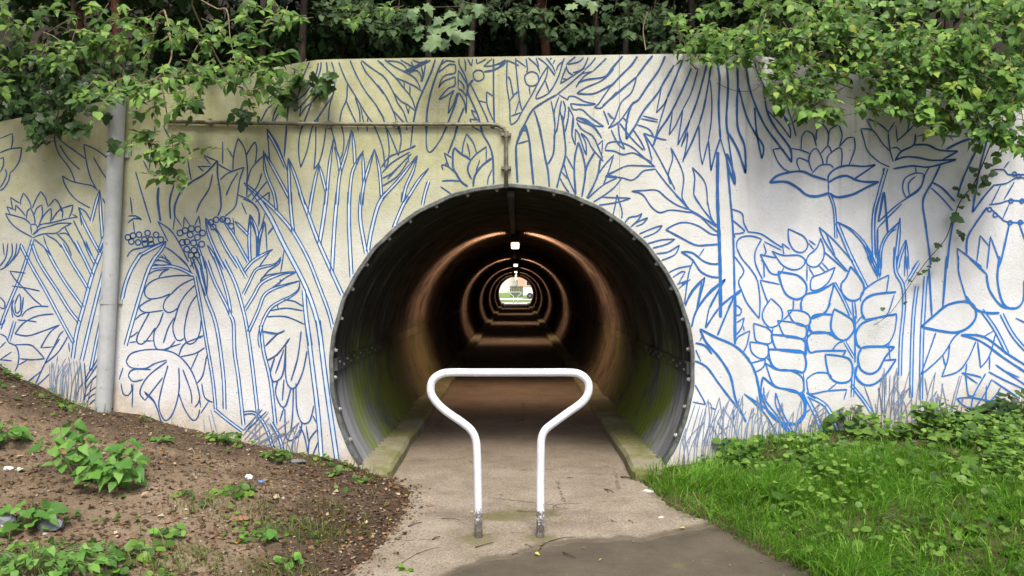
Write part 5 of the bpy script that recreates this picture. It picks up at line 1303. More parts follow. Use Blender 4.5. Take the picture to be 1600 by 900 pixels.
pl = Plant('ivy', 'dark ivy patch clinging under the top edge above the conduit', 'ivy', (wx(470), WALL_Y - 0.04, wz(130)), IVY, 'ivy', 'ivy_b', 'ivy on the wall', 'bark', 60)
blob_sprays(pl, [(455, 150, 10, 8, 6.62, 2), (468, 125, 14, 8, 6.62, 3), (498, 132, 16, 12, 6.62, 5), (515, 122, 10, 6, 6.62, 2), (480, 135, 14, 8, 6.62, 2), (300, 170, 20, 20, 6.62, 3), (385, 170, 20, 22, 6.6, 5)], 0.085, (0, -0.9, 0.4), 0.12, 5)
pl.done()
# maple sprig
pl = Plant('maple_branch', 'pale maple sprig hanging alone above the middle of the wall', 'branch', tuple(P(700, 0, 6.9)), MAPLE, 'maple', 'maple_a', None, 'bark', 120)
reach(pl, [P(745, -60, 7.2), P(728, -10, 6.8), P(712, 30, 6.5), P(690, 50, 6.4)], .006, .002); reach(pl, [P(720, 10, 6.7), P(672, 12, 6.6), P(640, 20, 6.5)], .004, .002)
for (px, py, s) in ((655, 50, .13), (668, 66, .14), (698, 62, .15), (712, 48, .14), (725, 50, .13), (690, 40, .13), (672, 40, .12), (682, 54, .15), (705, 36, .13), (720, 30, .12), (660, 40, .11), (735, 25, .12), (640, 18, .10), (652, 12, .11), (665, 6, .11), (708, 18, .12), (748, 6, .12), (900, 6, .13), (925, 2, .12), (910, -6, .12), (690, 28, .10), (722, 62, .11)):
    pl.leaf(tuple(P(px, py, 6.4 + random.uniform(-.1, .1))), (random.uniform(-.8, .8), -0.35, -0.75), (random.uniform(-.3, .3), -0.7, 0.7), s)
pl.done()

# ------------------------------------------------------------------ brambles over the right of the wall
UPR = (-0.1, -0.65, 0.75)
GR = 'brambles over the right of the wall'
def bram(label, bx, by, key, blobs, canes, nobj=290, size=0.060, mat='bramble', up=UPR):
    pl = Plant('bramble', label, 'bramble', (bx, by, ez(bx, by)), BRAM, mat, key, GR, 'twig', nobj)
    for c in canes: reach(pl, c, .008, .003)
    blob_sprays(pl, [(a, b - 10, c * 1.05, d * 0.9, e, max(2, int(n * 1.15))) for a, b, c, d, e, n in blobs], size, up, 0.20, 7)
    return pl.done()
bram('bramble with three glossy top leaves spilling over the wall beside the palms', 1.6, 7.3, 'br_a',
     [(1090, 60, 34, 26, 6.5, 15), (1140, 70, 34, 20, 6.45, 14), (1120, 95, 40, 10, 6.45, 8), (1170, 85, 22, 12, 6.45, 7), (1075, 30, 24, 14, 6.6, 6), (1180, 50, 24, 22, 6.55, 8)],
     [[(1.6, 7.3, 3.4), P(1060, 50, 6.6), P(1075, 80, 6.45), P(1090, 108, 6.4)], [(1.6, 7.3, 3.4), P(1160, 60, 6.6), P(1200, 30, 6.6)]])
bram('bramble hanging lowest in a tapering curtain beside the open lotus', 2.5, 7.2, 'br_b',
     [(1215, 70, 34, 30, 6.4, 20), (1250, 110, 36, 30, 6.35, 24), (1235, 150, 28, 24, 6.35, 16), (1275, 160, 34, 24, 6.3, 18), (1300, 185, 14, 10, 6.35, 4), (1290, 120, 24, 24, 6.4, 12), (1205, 120, 20, 20, 6.45, 7), (1265, 60, 40, 30, 6.4, 18)],
     [[(2.5, 7.2, 3.4), P(1250, 60, 6.5), P(1270, 120, 6.35), P(1290, 190, 6.35)], [P(1240, 190, 6.5), P(1280, 160, 6.45), P(1330, 130, 6.5)]], 280)
bram('bramble mass with yellow-green leaves in the middle of the right side', 3.4, 7.2, 'br_c',
     [(1330, 60, 50, 34, 6.4, 28), (1380, 90, 50, 34, 6.35, 36), (1400, 140, 44, 30, 6.3, 34), (1440, 100, 44, 34, 6.3, 34), (1370, 165, 26, 18, 6.35, 9), (1420, 175, 36, 16, 6.3, 12), (1345, 100, 20, 20, 6.5, 4), (1300, 30, 40, 24, 6.5, 14)],
     [[(3.4, 7.2, 3.3), P(1360, 60, 6.5), P(1390, 120, 6.35), P(1420, 180, 6.3)], [(3.4, 7.2, 3.3), P(1310, 130, 6.5), P(1326, 112, 6.45)]], 280)
bram('bramble filling the upper right corner with broad bright leaves', 4.5, 7.2, 'br_d',
     [(1490, 90, 50, 40, 6.3, 36), (1550, 70, 50, 44, 6.25, 38), (1590, 130, 40, 40, 6.2, 32), (1520, 150, 50, 30, 6.25, 36), (1470, 180, 44, 22, 6.25, 18), (1560, 195, 50, 26, 6.2, 22), (1590, 225, 24, 20, 6.15, 10), (1520, 205, 40, 16, 6.25, 11), (1455, 205, 14, 8, 6.3, 4), (1580, 30, 40, 24, 6.4, 14), (1430, 50, 40, 20, 6.5, 14)],
     [[(4.5, 7.2, 3.0), P(1500, 80, 6.4), P(1520, 150, 6.3), P(1550, 230, 6.25)], [(4.5, 7.2, 3.0), P(1580, 80, 6.4), P(1600, 200, 6.3)]], 290, 0.068)
bram('shaded bramble bush set back above the bright ones in the right corner', 4.6, 8.2, 'br_e',
     [(1250, 15, 60, 20, 7.2, 14), (1350, 18, 60, 20, 7.2, 16), (1450, 12, 70, 18, 7.2, 18), (1560, 10, 50, 20, 7.1, 14), (1150, 15, 60, 20, 7.4, 12), (1180, 25, 40, 24, 7.3, 8)],
     [[(4.6, 8.2, 3.6), P(1400, 30, 7.3), P(1300, 20, 7.2)]], 120, 0.085, 'elm')
# three large top leaves
# trailing vine across the mural on the right
pl = Plant('trailing_vine', 'thin trailing vine with sparse dark leaves crossing the mural at the right', 'vine', (wx(1545), WALL_Y - 0.04, wz(240)), IVY, 'ivy', 'vine_a', None, 'deadtwig', 90)
vp = [(1548, 225), (1532, 265), (1520, 290), (1502, 312), (1488, 345), (1478, 372), (1462, 392), (1445, 412), (1425, 440), (1402, 475), (1385, 495), (1365, 508)]
reach(pl, [P(a, b, 6.62) for a, b in vp], .005, .002)
for (a, b, s) in ((1522, 262, .10), (1535, 275, .09), (1527, 272, .07), (1545, 283, .10), (1498, 294, .09), (1512, 292, .07), (1505, 305, .10), (1515, 310, .08), (1500, 322, .07), (1528, 300, .08), (1486, 337, .12), (1494, 362, .06), (1502, 364, .07), (1460, 384, .07), (1470, 382, .06), (1455, 405, .06), (1467, 403, .05), (1440, 425, .06), (1432, 428, .05), (1450, 415, .05), (1424, 438, .04), (1412, 475, .04), (1376, 484, .04), (1545, 255, .08), (1556, 268, .08)):
    pl.leaf(tuple(P(a, b, 6.60)), (random.uniform(-1, 1), -0.25, random.uniform(-.5, .3)), (random.uniform(-.3, .3), -0.8, 0.55), s)
pl.done()
# dead bare canes
DC = [[(1012, 18), (1005, 45), (1009, 78)], [(1180, 5), (1200, 18), (1205, 30), (1190, 42)], [(1050, 62), (1068, 86), (1088, 108)], [(1240, 192), (1262, 172), (1290, 152)], [(1120, 130), (1150, 142), (1180, 140), (1196, 118)], [(1270, 185), (1310, 182), (1345, 175)]]
DL = ['bare pale cane standing up from the wall top beside the brambles', 'bare forked cane arching above the brambles', 'bare cane hanging over the wall edge among the first brambles', 'bare straw-coloured cane slanting below the bramble curtain', 'thin bare tendril looping across the palm leaves', 'thin bare tendril strung below the brambles by the lotus']
for c, l in zip(DC, DL):
    th = 0.005 if 'cane' in l else 0.0022
    o = P(*c[0], 6.6); mb = MB().tube([q - o for q in smooth_pts([P(a, b, 6.6 if b > 90 else 6.75) for a, b in c], 5)], th, 6)
    t = mb.build('bare_cane', M['twig'] if 'pale' in l or 'straw' in l else M['deadtwig']); t.location = o
    tag(t, l, 'cane', 'bare canes on the wall top')

# two unseen trees added on the left bank to shade the left of the wall
for k, (x, y, v, sc) in enumerate(((-5.9, 5.2, 3, 1.25), (-6.6, 3.4, 0, 1.35))):
    root = empty('tree', (x, y, hz(x, y))); root.rotation_euler = (0, 0, 1.3 + 2 * k); root.scale = (sc, sc, sc)
    for nm, me in (('trunk', VAR[v][0]), ('crown', VAR[v][1])): link(bpy.data.objects.new(nm, me), root)
    tag(root, ['tree on the left bank, its crown reaching over the left of the wall', 'tree on the left bank farther from the wall, beyond the left edge'][k], 'tree', 'trees on the left bank')

# muted leafy branches hanging in the shade above the middle of the wall
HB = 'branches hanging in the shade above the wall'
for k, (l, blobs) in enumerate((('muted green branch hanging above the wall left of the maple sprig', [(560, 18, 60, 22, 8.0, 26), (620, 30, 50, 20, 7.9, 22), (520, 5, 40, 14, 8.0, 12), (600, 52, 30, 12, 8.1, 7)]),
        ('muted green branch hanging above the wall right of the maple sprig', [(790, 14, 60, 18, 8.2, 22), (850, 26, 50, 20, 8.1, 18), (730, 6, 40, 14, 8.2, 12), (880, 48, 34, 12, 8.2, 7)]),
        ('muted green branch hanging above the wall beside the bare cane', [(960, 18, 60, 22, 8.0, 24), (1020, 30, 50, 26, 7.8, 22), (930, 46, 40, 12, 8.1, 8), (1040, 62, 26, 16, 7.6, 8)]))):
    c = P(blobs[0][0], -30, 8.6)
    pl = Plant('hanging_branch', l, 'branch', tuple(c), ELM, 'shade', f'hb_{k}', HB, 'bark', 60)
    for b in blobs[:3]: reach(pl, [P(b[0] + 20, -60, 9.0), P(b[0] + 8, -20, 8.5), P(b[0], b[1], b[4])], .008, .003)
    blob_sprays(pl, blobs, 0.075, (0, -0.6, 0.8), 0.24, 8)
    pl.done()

# ------------------------------------------------------------------ grass (nobody could count it)
def blades(n, xr_, yr_, mask, hlo, hhi, wlo, whi, lean, seed):
    g = np.random.default_rng(seed)
    x = g.uniform(*xr_, n); y = g.uniform(*yr_, n)
    k = mask(x, y, g.random(n)); x, y = x[k], y[k]; n = len(x)
    z = H(x, y) - 0.01
    h = np.interp(x, [2.0, 2.8], [1.0, 0.62]) * g.uniform(hlo, hhi, n) * (0.25 + 1.5 * fbm(x * 2.8, y * 2.8, 41, 3)); w = g.uniform(wlo, whi, n) / 2
    az = g.uniform(0, 2 * np.pi, n); ln = g.uniform(0.15, lean, n)
    az = np.where(g.random(n) < 0.75, -np.pi / 2 + (fbm(x * 2.2, y * 2.2, 19, 2) - 0.4) * 7.0 + g.normal(0, 0.5, n), az)
    dx, dy = np.cos(az), np.sin(az); sx, sy = -dy, dx
    rot = g.uniform(-0.9, 0.9, n); sx, sy = sx * np.cos(rot) - sy * np.sin(rot), sx * np.sin(rot) + sy * np.cos(rot)
    V = []
    for t, ww in ((0, 1.0), (0.38, 0.9), (0.72, 0.6)):
        bend = ln * h * t ** 1.8; up = h * (t - 0.32 * ln * t ** 2.2)
        for s in (-1, 1): V.append(np.stack([x + dx * bend + s * sx * w * ww, y + dy * bend + s * sy * w * ww, z + up], 1))
    bend = ln * h; up = h * (1 - 0.32 * ln - 0.12 * ln * ln)
    V.append(np.stack([x + dx * bend, y + dy * bend, z + up], 1))
    V = np.stack(V, 1).reshape(-1, 3)
    T = np.array([(0, 1, 3), (0, 3, 2), (2, 3, 5), (2, 5, 4), (4, 5, 6)])
    F = (T[None] + (np.arange(n) * 7)[:, None, None]).reshape(-1, 3)
    return V, F
def m_right(x, y, u):
    t = x - xr(y)
    edge = np.clip((t + 0.02) / 0.10, 0, 1)
    dens = np.interp(6.68 - y, [0, 0.35, 0.75, 1.1], [0.10, 0.25, 0.7, 1.0])
    far = np.interp(x, [1.0, 2.4, 3.2, 6], [1.0, 1.0, 0.30, 0.2])
    patch = np.clip((fbm(x * 1.6, y * 1.6, 77, 3) - 0.26) * 5.0, 0.22, 1)
    return u < edge * dens * far * patch
V, F = blades(170000, (0.9, 4.9), (3.1, 6.64), m_right, 0.09, 0.24, 0.0035, 0.0075, 1.4, 5)
tag(mobj('grass', V, F, M['grass']), 'long lush green grass on the bank right of the path', 'grass', None, 'stuff')
TUFTS = [(455, 818, .42, .30), (500, 800, .25, .2), (480, 835, .30, .22), (300, 790, .14, .12), (330, 800, .16, .12), (60, 880, .5, .3), (360, 885, .5, .2), (250, 895, .4, .2), (430, 890, .3, .15), (130, 890, .3, .2), (560, 735, .12, .06), (440, 712, .10, .07), (500, 728, .2, .04), (300, 660, .25, .06), (340, 672, .2, .06), (215, 655, .2, .06), (110, 632, .3, .06), (590, 748, .1, .05)]
TP = [(gpt(a, b), rx, ry) for a, b, rx, ry in TUFTS]
def m_left(x, y, u):
    d = np.zeros_like(x)
    for (c, rx, ry) in TP: d = np.maximum(d, np.exp(-(((x - c[0]) / rx) ** 2 + ((y - c[1]) / ry) ** 2) * 1.6))
    d = d * np.clip((fbm(x * 5, y * 5, 63, 3) - 0.25) * 3.2, 0.0, 1) + 0.012
    return (u < d) & (xl(y) - x > 0.05)
V, F = blades(42000, (-5.0, -0.8), (3.2, 6.64), m_left, 0.05, 0.15, 0.003, 0.006, 1.3, 6)
tag(mobj('sparse_grass', V, F, M['drygrass']), 'sparse grass tufts on the brown soil left of the path', 'grass', None, 'stuff')

# low creeping leaves on the right bank
def carpet(n, xr_, yr_, dens, tmpl, lo, hi, lift, seed, mat, name, label, cat):
    g = np.random.default_rng(seed)
    x = g.uniform(*xr_, n); y = g.uniform(*yr_, n)
    k = g.random(n) < dens(x, y); x, y = x[k], y[k]; n = len(x)
    z = H(x, y) + g.uniform(0.01, lift, n) * (0.5 + fbm(x * 3, y * 3, 17, 2))
    fw = np.stack([g.normal(0, 1, n), g.normal(-0.5, 0.8, n), g.normal(-0.1, 0.25, n)], 1)
    up = np.stack([g.normal(0, 0.35, n), g.normal(-0.35, 0.35, n), np.ones(n)], 1)
    V, F = scatter(tmpl, np.stack([x, y, z], 1), fw, up, g.uniform(lo, hi, n))
    return tag(mobj(name, V, F, M[mat]), label, cat, None, 'stuff')
def d_cover(x, y):
    near = np.interp(6.68 - y, [0, 0.5, 0.9, 1.6], [1.0, 0.85, 0.35, 0.15])
    patch = np.clip((fbm(x * 2.2, y * 2.2, 91, 3) - 0.33) * 4.5, 0.0, 1)
    return near * patch * np.clip((x - 1.55) / 0.25, 0, 1)
carpet(12000, (1.5, 5.2), (3.2, 6.62), d_cover, ROUND, .035, .085, .10, 8, 'cover', 'ground_cover', 'dark creeping leaves along the foot of the wall right of the tunnel', 'ground cover')
def d_clover(x, y):
    patch = np.clip((fbm(x * 1.9, y * 1.9, 55, 3) - 0.36) * 5, 0.0, 1)
    return patch * np.interp(x, [1.6, 2.4, 3.2, 5], [0.0, 0.35, 1.0, 1.0]) * np.interp(6.68 - y, [0, 0.3, 0.6, 3], [0.1, 0.5, 1, 1])
carpet(26000, (1.6, 5.2), (2.9, 6.5), d_clover, ROUND, .018, .046, .20, 9, 'clover', 'clover_patch', 'pale round-leaved weeds spreading through the grass at the right', 'ground cover')
def d_lbank(x, y):
    patch = np.clip((fbm(x * 2.6, y * 2.6, 29, 3) - 0.48) * 6, 0.0, 1)
    low = np.interp(y, [3.2, 4.0, 4.4, 5.2, 6.3, 6.62], [1, 1.0, 0.35, 0.2, 0.45, 1.0])
    return patch * low * np.clip((xl(y) - x - 0.25) / 0.3, 0, 1)
carpet(12000, (-5.2, -0.9), (3.2, 6.62), d_lbank, ROUND, .018, .045, .05, 10, 'cover', 'seedling_weeds', 'scattered low seedlings on the brown soil left of the path', 'ground cover')

# crumbs, chips and dead leaves strewn over the soil
g = np.random.default_rng(3)
n = 24000
x = g.uniform(-5.0, -0.6, n); y = g.uniform(3.2, 6.64, n)
t = xl(y) - x
k = (t > -0.18 * g.random(n)) & (g.random(n) < np.interp(t, [-0.2, 0, 0.4, 1.2, 5], [0.2, 1.0, 1.0, 0.45, 0.4])); x, y = x[k], y[k]; n = len(x)
fw = np.stack([g.normal(0, 1, n), g.normal(0, 1, n), g.normal(0, .25, n)], 1); up = np.stack([g.normal(0, .35, n), g.normal(0, .35, n), np.ones(n)], 1)
V, F = scatter(CHEAP, np.stack([x, y, np.maximum(H(x, y), 0.003) + g.uniform(0.002, 0.012, n)], 1), fw, up, g.uniform(0.008, 0.034, n) * np.where(g.random(n) < 0.12, 1.7, 1))
tag(mobj('leaf_litter', V, F, M['litter']), 'brown leaf litter and chips strewn over the soil left of the path', 'litter', None, 'stuff')
def clods(n, xr_, yr_, mask, lo, hi, seed, name, label, mat):
    g = np.random.default_rng(seed)
    base = np.array([(1, 0, 0), (-1, 0, 0), (0, 1, 0), (0, -1, 0), (0, 0, .8), (0, 0, -.5), (.6, .6, .5), (-.6, .6, .45), (.6, -.6, .45), (-.6, -.6, .5)], float)
    tri = np.array([(4, 0, 6), (4, 6, 2), (4, 2, 7), (4, 7, 1), (4, 1, 9), (4, 9, 3), (4, 3, 8), (4, 8, 0), (0, 2, 6), (2, 1, 7), (1, 3, 9), (3, 0, 8)])
    x = g.uniform(*xr_, n); y = g.uniform(*yr_, n); k = mask(x, y, g.random(n)); x, y = x[k], y[k]; n = len(x)
    s = lo + (hi - lo) * g.random(n) ** 4
    V = base[None] * (1 + g.normal(0, .18, (n, len(base), 1))) * s[:, None, None] * g.uniform(.6, 1.3, (n, 1, 3))
    a = g.uniform(0, 6.28, n); c, q = np.cos(a)[:, None], np.sin(a)[:, None]
    V = np.stack([V[..., 0] * c - V[..., 1] * q, V[..., 0] * q + V[..., 1] * c, V[..., 2]], 2)
    V += np.stack([x, y, np.maximum(H(x, y), 0.004) + s * 0.15], 1)[:, None, :]
    F = (tri[None] + (np.arange(n) * len(base))[:, None, None]).reshape(-1, 3)
    return tag(mobj(name, V.reshape(-1, 3), F, M[mat]), label, 'soil', None, 'stuff')
clods(9000, (-5, -0.7), (3.2, 6.64), lambda x, y, u: (xl(y) - x > -0.06 * u), .002, .018, 12, 'soil_crumbs', 'soil crumbs and small stones on the left bank', 'crumb')
clods(1200, (-0.9, 1.6), (3.6, 6.6), lambda x, y, u: (x > xl(y)) & (x < xr(y)) & (u < 0.15 + np.clip(0.35 - np.minimum(x - xl(y), xr(y) - x), 0, 1) * 2), .002, .008, 13, 'path_grit', 'fine grit scattered over the concrete path', 'stone')

# ------------------------------------------------------------------ single plants
def rosette(name, label, px, py, n, size, spread, height, tmpl, mat, key, group, cat='weed', nobj=80, seed=1, grow=None):
    x, y, z = gpt(px, py)
    pl = Plant(name, label, cat, (x, y, z), tmpl, mat, key, group, 'stem', nobj); r = random.Random(seed)
    for k in range(n):
        az = k * 2.399 + r.uniform(-.4, .4); rr = spread * math.sqrt((k + 0.6) / n) * r.uniform(0.75, 1.15)
        tip = Vector((x + math.cos(az) * rr, y + math.sin(az) * rr * 0.8, z + height * r.uniform(0.35, 1.0) * (1.15 - rr / spread * 0.55)))
        pl.twig(smooth_pts([(x + math.cos(az) * rr * .2, y + math.sin(az) * rr * .2, z - 0.01), Vector((x, y, z)).lerp(tip, .55) + Vector((0, 0, height * .2)), tip], 3), .0028, .0014, 4)
        fw = (math.cos(az) + r.gauss(0, .3), math.sin(az) * 0.8 - 0.25 + r.gauss(0, .3), -0.2 + r.gauss(0, .15))
        pl.leaf(tuple(tip), fw, (r.gauss(0, .25), -0.45 + r.gauss(0, .2), 0.9), size * r.uniform(0.7, 1.2))
    return pl.done()
WG = 'weeds on the left bank'
# the big nettle
x0, y0, z0 = gpt(150, 752)
pl = Plant('nettle', 'largest bright green nettle clump on the brown soil below the drainpipe', 'nettle', (x0, y0, z0), NET, 'nettle', 'net_a', 'nettles on the left bank', 'stem', 150)
for (px, py, n, s) in ((105, 665, 11, .10), (75, 690, 7, .11), (125, 685, 12, .11), (160, 705, 13, .115), (195, 690, 12, .11), (140, 725, 12, .11), (180, 725, 12, .115), (205, 720, 6, .12), (120, 745, 5, .12), (200, 745, 4, .11), (95, 715, 7, .11), (165, 740, 6, .12)):
    t = P(px, py, y0 + random.uniform(-.16, .16)); b = Vector((x0 + (t.x - x0) * .35, y0 + (t.y - y0) * .3, z0 - 0.02))
    pl.twig(smooth_pts([b, b.lerp(t, .5) + Vector((0, 0, .04)), t], 4), .0045, .002, 5)
    for k in range(n):
        az = k * 2.4 + random.uniform(-.4, .4); q = t + Vector((math.cos(az) * .045, math.sin(az) * .045, -0.012 * k + .02))
        pl.leaf(tuple(q), (math.cos(az), math.sin(az) - .35, -0.28), (random.gauss(0, .2), -0.55, .85), s * random.uniform(.55, 1.0))
pl.done()
rosette('nettle', 'bright green nettle cut by the left edge of the photo, beside the big clump', 8, 690, 16, .105, .13, .16, NET, 'nettle', 'net_b', 'nettles on the left bank', 'nettle', 40, 2)
rosette('nettle', 'young nettle beside the grey stone at the lower left', 48, 825, 18, .085, .13, .15, NET, 'nettle', 'net_c', 'nettles on the left bank', 'nettle', 40, 3)
rosette('weed', 'flat leafy weed on the soil, nearest the bottom centre of the left bank', 262, 835, 12, .060, .085, .045, ROUND, 'nettle', 'wd_a', WG, 'weed', 40, 4)
rosette('weed', 'leafy weed beside the white scrap of litter', 372, 770, 16, .055, .11, .05, ROUND, 'cover', 'wd_b', WG, 'weed', 40, 5)
rosette('weed', 'small weed between the yellow leaf and the grass tuft', 405, 842, 12, .050, .09, .04, ROUND, 'nettle', 'wd_c', WG, 'weed', 40, 6)
rosette('weed', 'dark weed against the foot of the wall nearest the tunnel', 430, 718, 20, .050, .10, .09, ROUND, 'cover', 'wd_d', WG, 'weed', 40, 7)
rosette('weed', 'dark weed against the foot of the wall below the painted daisy', 345, 690, 26, .050, .14, .10, ROUND, 'cover', 'wd_e', WG, 'weed', 40, 8)
rosette('weed', 'pale weed with an upright shoot right of the big nettle', 252, 690, 9, .055, .06, .06, NET, 'nettle', 'wd_f', WG, 'weed', 40, 9)
rosette('weed', 'small weed at the lower edge of the grass tuft near the path', 450, 880, 12, .045, .07, .05, ROUND, 'nettle', 'wd_g', WG, 'weed', 40, 10)
rosette('weed', 'low weed beside the small yellow flower at the bottom left', 190, 870, 30, .055, .20, .07, ROUND, 'cover', 'wd_h', WG, 'weed', 60, 11)
rosette('weed', 'bright leafy weed filling the bottom left corner', 55, 892, 110, .048, .36, .12, NET, 'nettle', 'wd_i', WG, 'weed', 100, 12)
rosette('weed', 'bright leafy weed beside the corner clump, right of it', 120, 888, 60, .042, .22, .09, NET, 'nettle', 'wd_j', WG, 'weed', 80, 13)
rosette('weed', 'tiny weed alone on the bare soil right of the big nettle', 285, 775, 8, .04, .05, .03, ROUND, 'cover', 'wd_k', WG, 'weed', 40, 14)
rosette('weed', 'tiny weed sprouting just below the tunnel wall corner', 522, 742, 8, .045, .05, .05, ROUND, 'cover', 'wd_l', WG, 'weed', 40, 15)
rosette('weed', 'small weed near the left kerb end', 562, 752, 10, .045, .07, .03, ROUND, 'cover', 'wd_m', WG, 'weed', 40, 16)
RG = 'leafy plants along the right of the wall'
for k, (px, py, n, s, sp, h, l) in enumerate(((1165, 700, 34, .075, .22, .13, 'broad-leaved plant nearest the tunnel at the right wall foot'), (1250, 685, 40, .07, .26, .11, 'broad-leaved plant under the painted wheat at the wall foot'), (1330, 672, 44, .075, .20, .24, 'tall leafy plant climbing the wall under the painted wheat'),
        (1465, 668, 46, .075, .18, .24, 'tall leafy plant climbing the wall below the painted bulrushes'), (1395, 680, 40, .07, .28, .10, 'low leafy plant between the two tall ones at the wall foot'), (1590, 660, 60, .08, .24, .26, 'dark leafy plant at the right edge of the photo against the wall'), (1530, 690, 40, .07, .30, .09, 'low leafy plant left of the dark one at the right edge'))):
    rosette('leafy_plant', l, px, py, n, s, sp, h, ROUND, 'cover' if k != 5 else 'ivy', f'lp_{k}', RG, 'plant', 60, 30 + k)
rosette('seedling', 'pale seedling at the wall foot just right of the tunnel', 1102, 712, 9, .04, .05, .07, ROUND, 'nettle', 'sd_a', None, 'weed', 20, 50)
x, y, z = gpt(632, 893)
rosette('seedling', 'lime green fallen sprig on the concrete at the bottom edge', 634, 893, 7, .045, .025, .012, ROUND, 'clover', 'sd_b', None, 'sprig', 20, 51)

# ------------------------------------------------------------------ litter, twigs, stones
def blobm(name, px, py, sx, sy, sz, mat, label, cat, seed, group=None, rot=0.0, lift=0.0):
    import bmesh
    x, y, z = gpt(px, py); bm = bmesh.new(); bmesh.ops.create_icosphere(bm, subdivisions=2, radius=1); r = random.Random(seed)
    for v in bm.verts: v.co *= 1 + r.uniform(-.22, .22)
    for v in bm.verts: v.co = (v.co.x * sx, v.co.y * sy, max(v.co.z, -.35) * sz)
    me = bpy.data.meshes.new(name); bm.to_mesh(me); bm.free(); me.materials.append(M[mat])
    o = link(bpy.data.objects.new(name, me)); o.location = (x, y, max(z, .004) + sz * .35 + lift); o.rotation_euler = (0, 0, rot)
    return tag(o, label, cat, group)
blobm('crumpled_tissue', 388, 748, .028, .02, .022, 'paper', 'crumpled white scrap of litter on the soil', 'litter', 1)
blobm('bottle_cap', 407, 754, .024, .018, .012, 'bluecap', 'small blue scrap of litter beside the crumpled white one', 'litter', 2)
blobm('paper_wrapper', 1013, 769, .04, .014, .011, 'paper', 'white elongated scrap on the path edge by the right kerb', 'litter', 3, None, -.3)
blobm('paper_scrap', 1033, 810, .022, .012, .006, 'paper', 'tiny flat white scrap on the concrete near the grass', 'litter', 4, None, .2)
blobm('grey_stone', 78, 826, .065, .05, .045, 'stone', 'rounded grey stone half sunk beside the young nettle', 'stone', 5)
blobm('grey_stone', 8, 817, .06, .05, .035, 'stone', 'grey stone at the left edge of the photo', 'stone', 6)
blobm('flat_stone', 462, 722, .085, .04, .018, 'stone', 'flat pale stone at the wall foot left of the tunnel', 'stone', 7)
blobm('white_chip', 12, 734, .03, .02, .016, 'paper', 'white chip of litter at the left edge above the young nettle', 'litter', 8)
blobm('white_chip', 30, 735, .022, .016, .014, 'paper', 'smaller white chip right of the one at the left edge', 'litter', 9)
blobm('brick_fragment', 375, 812, .07, .03, .016, 'brickbit', 'broken reddish brick fragment on the soil above the yellow leaf', 'brick', 10, None, .2)
YL = [(370, 853, .085), (541, 823, .05), (27, 716, .045), (308, 718, .05), (222, 876, .035), (627, 752, .03), (588, 790, .03), (617, 803, .035), (540, 855, .03), (548, 851, .03), (836, 868, .035), (735, 803, .03), (782, 774, .035), (790, 792, .025), (912, 860, .03), (940, 878, .02), (635, 775, .03), (574, 833, .02), (1070, 829, .04), (505, 835, .025), (612, 814, .025), (720, 843, .02), (885, 815, .025), (845, 855, .04)]
YM = mesh_of('fallen_leaf', ELM[0], ELM[1], M['yellow'])
NY = {}
for k, (px, py, s) in enumerate([YL[0]] + sorted(YL[1:])):
    x, y, z = gpt(px, py); o = link(bpy.data.objects.new('fallen_leaf', YM)); o.location = (x, y, max(z, .005) + .012); o.scale = (s, s, s)
    o.rotation_euler = (random.uniform(-.3, .3), random.uniform(-.3, .3), random.uniform(0, 6.28))
    w = 'soil' if px < 600 or (px < 640 and py < 790) else 'path'; NY[w] = NY.get(w, -1) + (k > 0)
    tag(o, 'large yellow fallen leaf lying on the bare soil' if k == 0 else f'small yellow fallen leaf on the {w}, {ORD[NY[w]]} from the left there', 'leaf', None if k == 0 else 'small yellow fallen leaves')
TW = [((742, 858), (772, 850), .005), ((820, 854), (832, 858), .004), ((842, 862), (858, 848), .004), ((858, 848), (900, 841), .004), ((800, 869), (810, 867), .004), ((880, 866), (900, 874), .006), ((638, 825), (660, 818), .006), ((618, 890), (650, 868), .003), ((650, 868), (685, 857), .003), ((886, 727), (896, 731), .005), ((944, 766), (960, 772), .005), ((955, 814), (964, 818), .004), ((982, 815), (990, 819), .004), ((676, 846), (688, 841), .006), ((690, 812), (720, 815), .003), ((808, 800), (840, 802), .003), ((946, 768), (950, 771), .006), ((500, 868), (512, 858), .006), ((540, 775), (585, 780), .006), ((425, 776), (455, 780), .006), ((330, 722), (348, 732), .005), ((970, 748), (990, 752), .010), ((985, 740), (1010, 746), .010)]
for k, (a, b, r) in enumerate(sorted(TW)):
    p, q = Vector(gpt(*a)), Vector(gpt(*b)); p.z = max(p.z, .005) + r; q.z = max(q.z, .005) + r; m = p.lerp(q, .5) + Vector((random.uniform(-.01, .01), random.uniform(-.02, .02), .004)); 
    m.z = max(m.z, hz(m.x, m.y) + r)
    t = MB().tube([w - p for w in smooth_pts([p, m, q], 4)], list(np.linspace(r * .75, r * .4, 9)), 5).build('fallen_twig', M['deadtwig']); t.location = p
    tag(t, f'dark fallen twig on the ground in front of the tunnel, {ORD[k]} from the left', 'twig', 'fallen twigs')

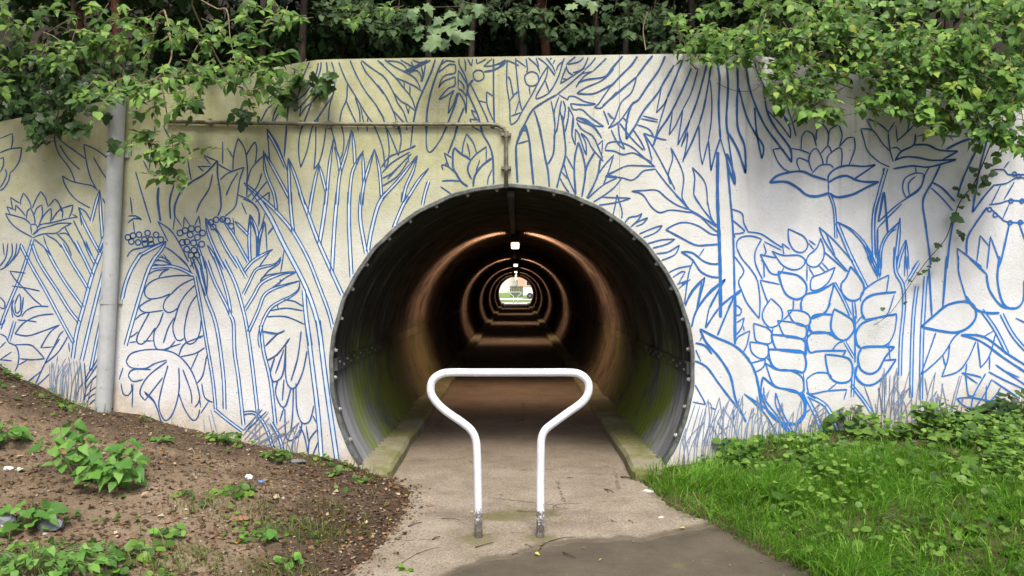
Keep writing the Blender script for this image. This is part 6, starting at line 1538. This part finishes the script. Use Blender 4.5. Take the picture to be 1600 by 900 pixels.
# ------------------------------------------------------------------ beyond the far end of the tunnel
v, f = grid(np.linspace(-80, 80, 20), np.linspace(69.0, 260, 20), lambda X, Y: X * 0 - 0.02 + 0.012 * np.clip(Y - 78, 0, 60))
tag(mobj('far_ground', v, f, M['lawn']), kind='structure')
def flat(name, pts, mat): tag(mobj(name, pts, [tuple(range(len(pts)))], M[mat]), kind='structure')
flat('far_path', [(-1.3, 69.2, .0), (1.4, 69.2, .0), (1.8, 78, .0), (-1.6, 78, .0)], 'farroad')
flat('far_road', [(-70, 86, .10), (70, 86, .10), (70, 93, .185), (-70, 93, .185)], 'farroad')
barrier(5.06, None, 'small white tube barrier beyond the far end of the tunnel', 68.5)
root = empty('house', (0.85, 120, 0.4))
MB().box(-0.6, 7.5, 0, 9, 0, 6.5).build('wall', M['brickwall'], root)
MB().add([(-1.0, -.5, 6.5), (8.0, -.5, 6.5), (8.0, 9.5, 6.5), (-1.0, 9.5, 6.5), (-1.0, 4.5, 9.5), (8.0, 4.5, 9.5)], [(0, 1, 5, 4), (2, 3, 4, 5), (0, 4, 3), (1, 2, 5)]).build('roof', M['roof'], root)
for wxx in (0.6, 3.2, 5.6):
    for wzz in (1.2, 4.0):
        w = MB().box(wxx, wxx + 1.2, -.06, -.01, wzz, wzz + 1.4).build('window', M['whitewall'], root); MB().box(wxx + .1, wxx + 1.1, -.075, -.062, wzz + .1, wzz + 1.3).build('pane', M['glass'], w)
tag(root, 'salmon-coloured house seen through the far end of the tunnel', 'house')
root = empty('van', (1.95, 91.2, 0.16))
MB().box(0, 4.6, -1.0, 1.0, .35, 2.25, .12).build('body', M['vanpaint'], root)
MB().box(-1.2, 0.05, -.97, .97, .35, 1.25, .15).build('bonnet', M['vanpaint'], root)
for a in (-.4, 3.6):
    for s in (-1, 1):
        w = MB().tube([(a, s * 1.02, .34), (a, s * .8, .34)], .34, 16).build('wheel', M['tyre'], root); MB().tube([(a, s * 1.03, .34), (a, s * 1.021, .34)], .18, 12).build('rim', M['collar'], w)
MB().box(.2, 1.2, -1.02, -1.001, 1.35, 1.95).build('window', M['glass'], root)
tag(root, 'white van parked beyond the far end of the tunnel', 'van')
root = empty('garden_fence', (-0.75, 100, .25))
for k in range(8): MB().box(k * .2, k * .2 + .17, 0, .04, 0, 1.35).build('board', M['fencewood'], root)
MB().box(0, 1.58, .045, .09, 1.1, 1.2).build('rail', M['fencewood'], root); MB().box(0, 1.58, .045, .09, .3, .4).build('rail', M['fencewood'], root)
tag(root, 'grey-green board fence beyond the far end of the tunnel', 'fence')
for k, (x, y, sc) in enumerate(((-3.3, 84, .60), (-5.0, 98, 1.0))):
    root = empty('tree', (x, y, .1)); root.scale = (sc, sc, sc)
    for nm, me in (('trunk', VAR[3][0]), ('crown', VAR[3][1])): link(bpy.data.objects.new(nm, me), root)
    tag(root, ['small sunlit tree just beyond the far tunnel mouth', 'sunlit tree behind the small one beyond the far tunnel mouth'][k], 'tree', 'trees beyond the tunnel')

root = empty('house', (-6.0, 126, 0.5))
MB().box(0, 6.3, 0, 8, 0, 6.0).build('wall', M['whitewall'], root)
MB().add([(-.3, -.4, 6.0), (6.6, -.4, 6.0), (6.6, 8.4, 6.0), (-.3, 8.4, 6.0), (-.3, 4, 8.6), (6.6, 4, 8.6)], [(0, 1, 5, 4), (2, 3, 4, 5), (0, 4, 3), (1, 2, 5)]).build('roof', M['roof'], root)
for wxx in (0.6, 2.6):
    w = MB().box(wxx, wxx + 1.2, -.06, -.01, 3.6, 5.0).build('window', M['vanpaint'], root); MB().box(wxx + .1, wxx + 1.1, -.075, -.062, 3.7, 4.9).build('pane', M['glass'], w)
tag(root, 'white house beside the salmon one beyond the far end of the tunnel', 'house')
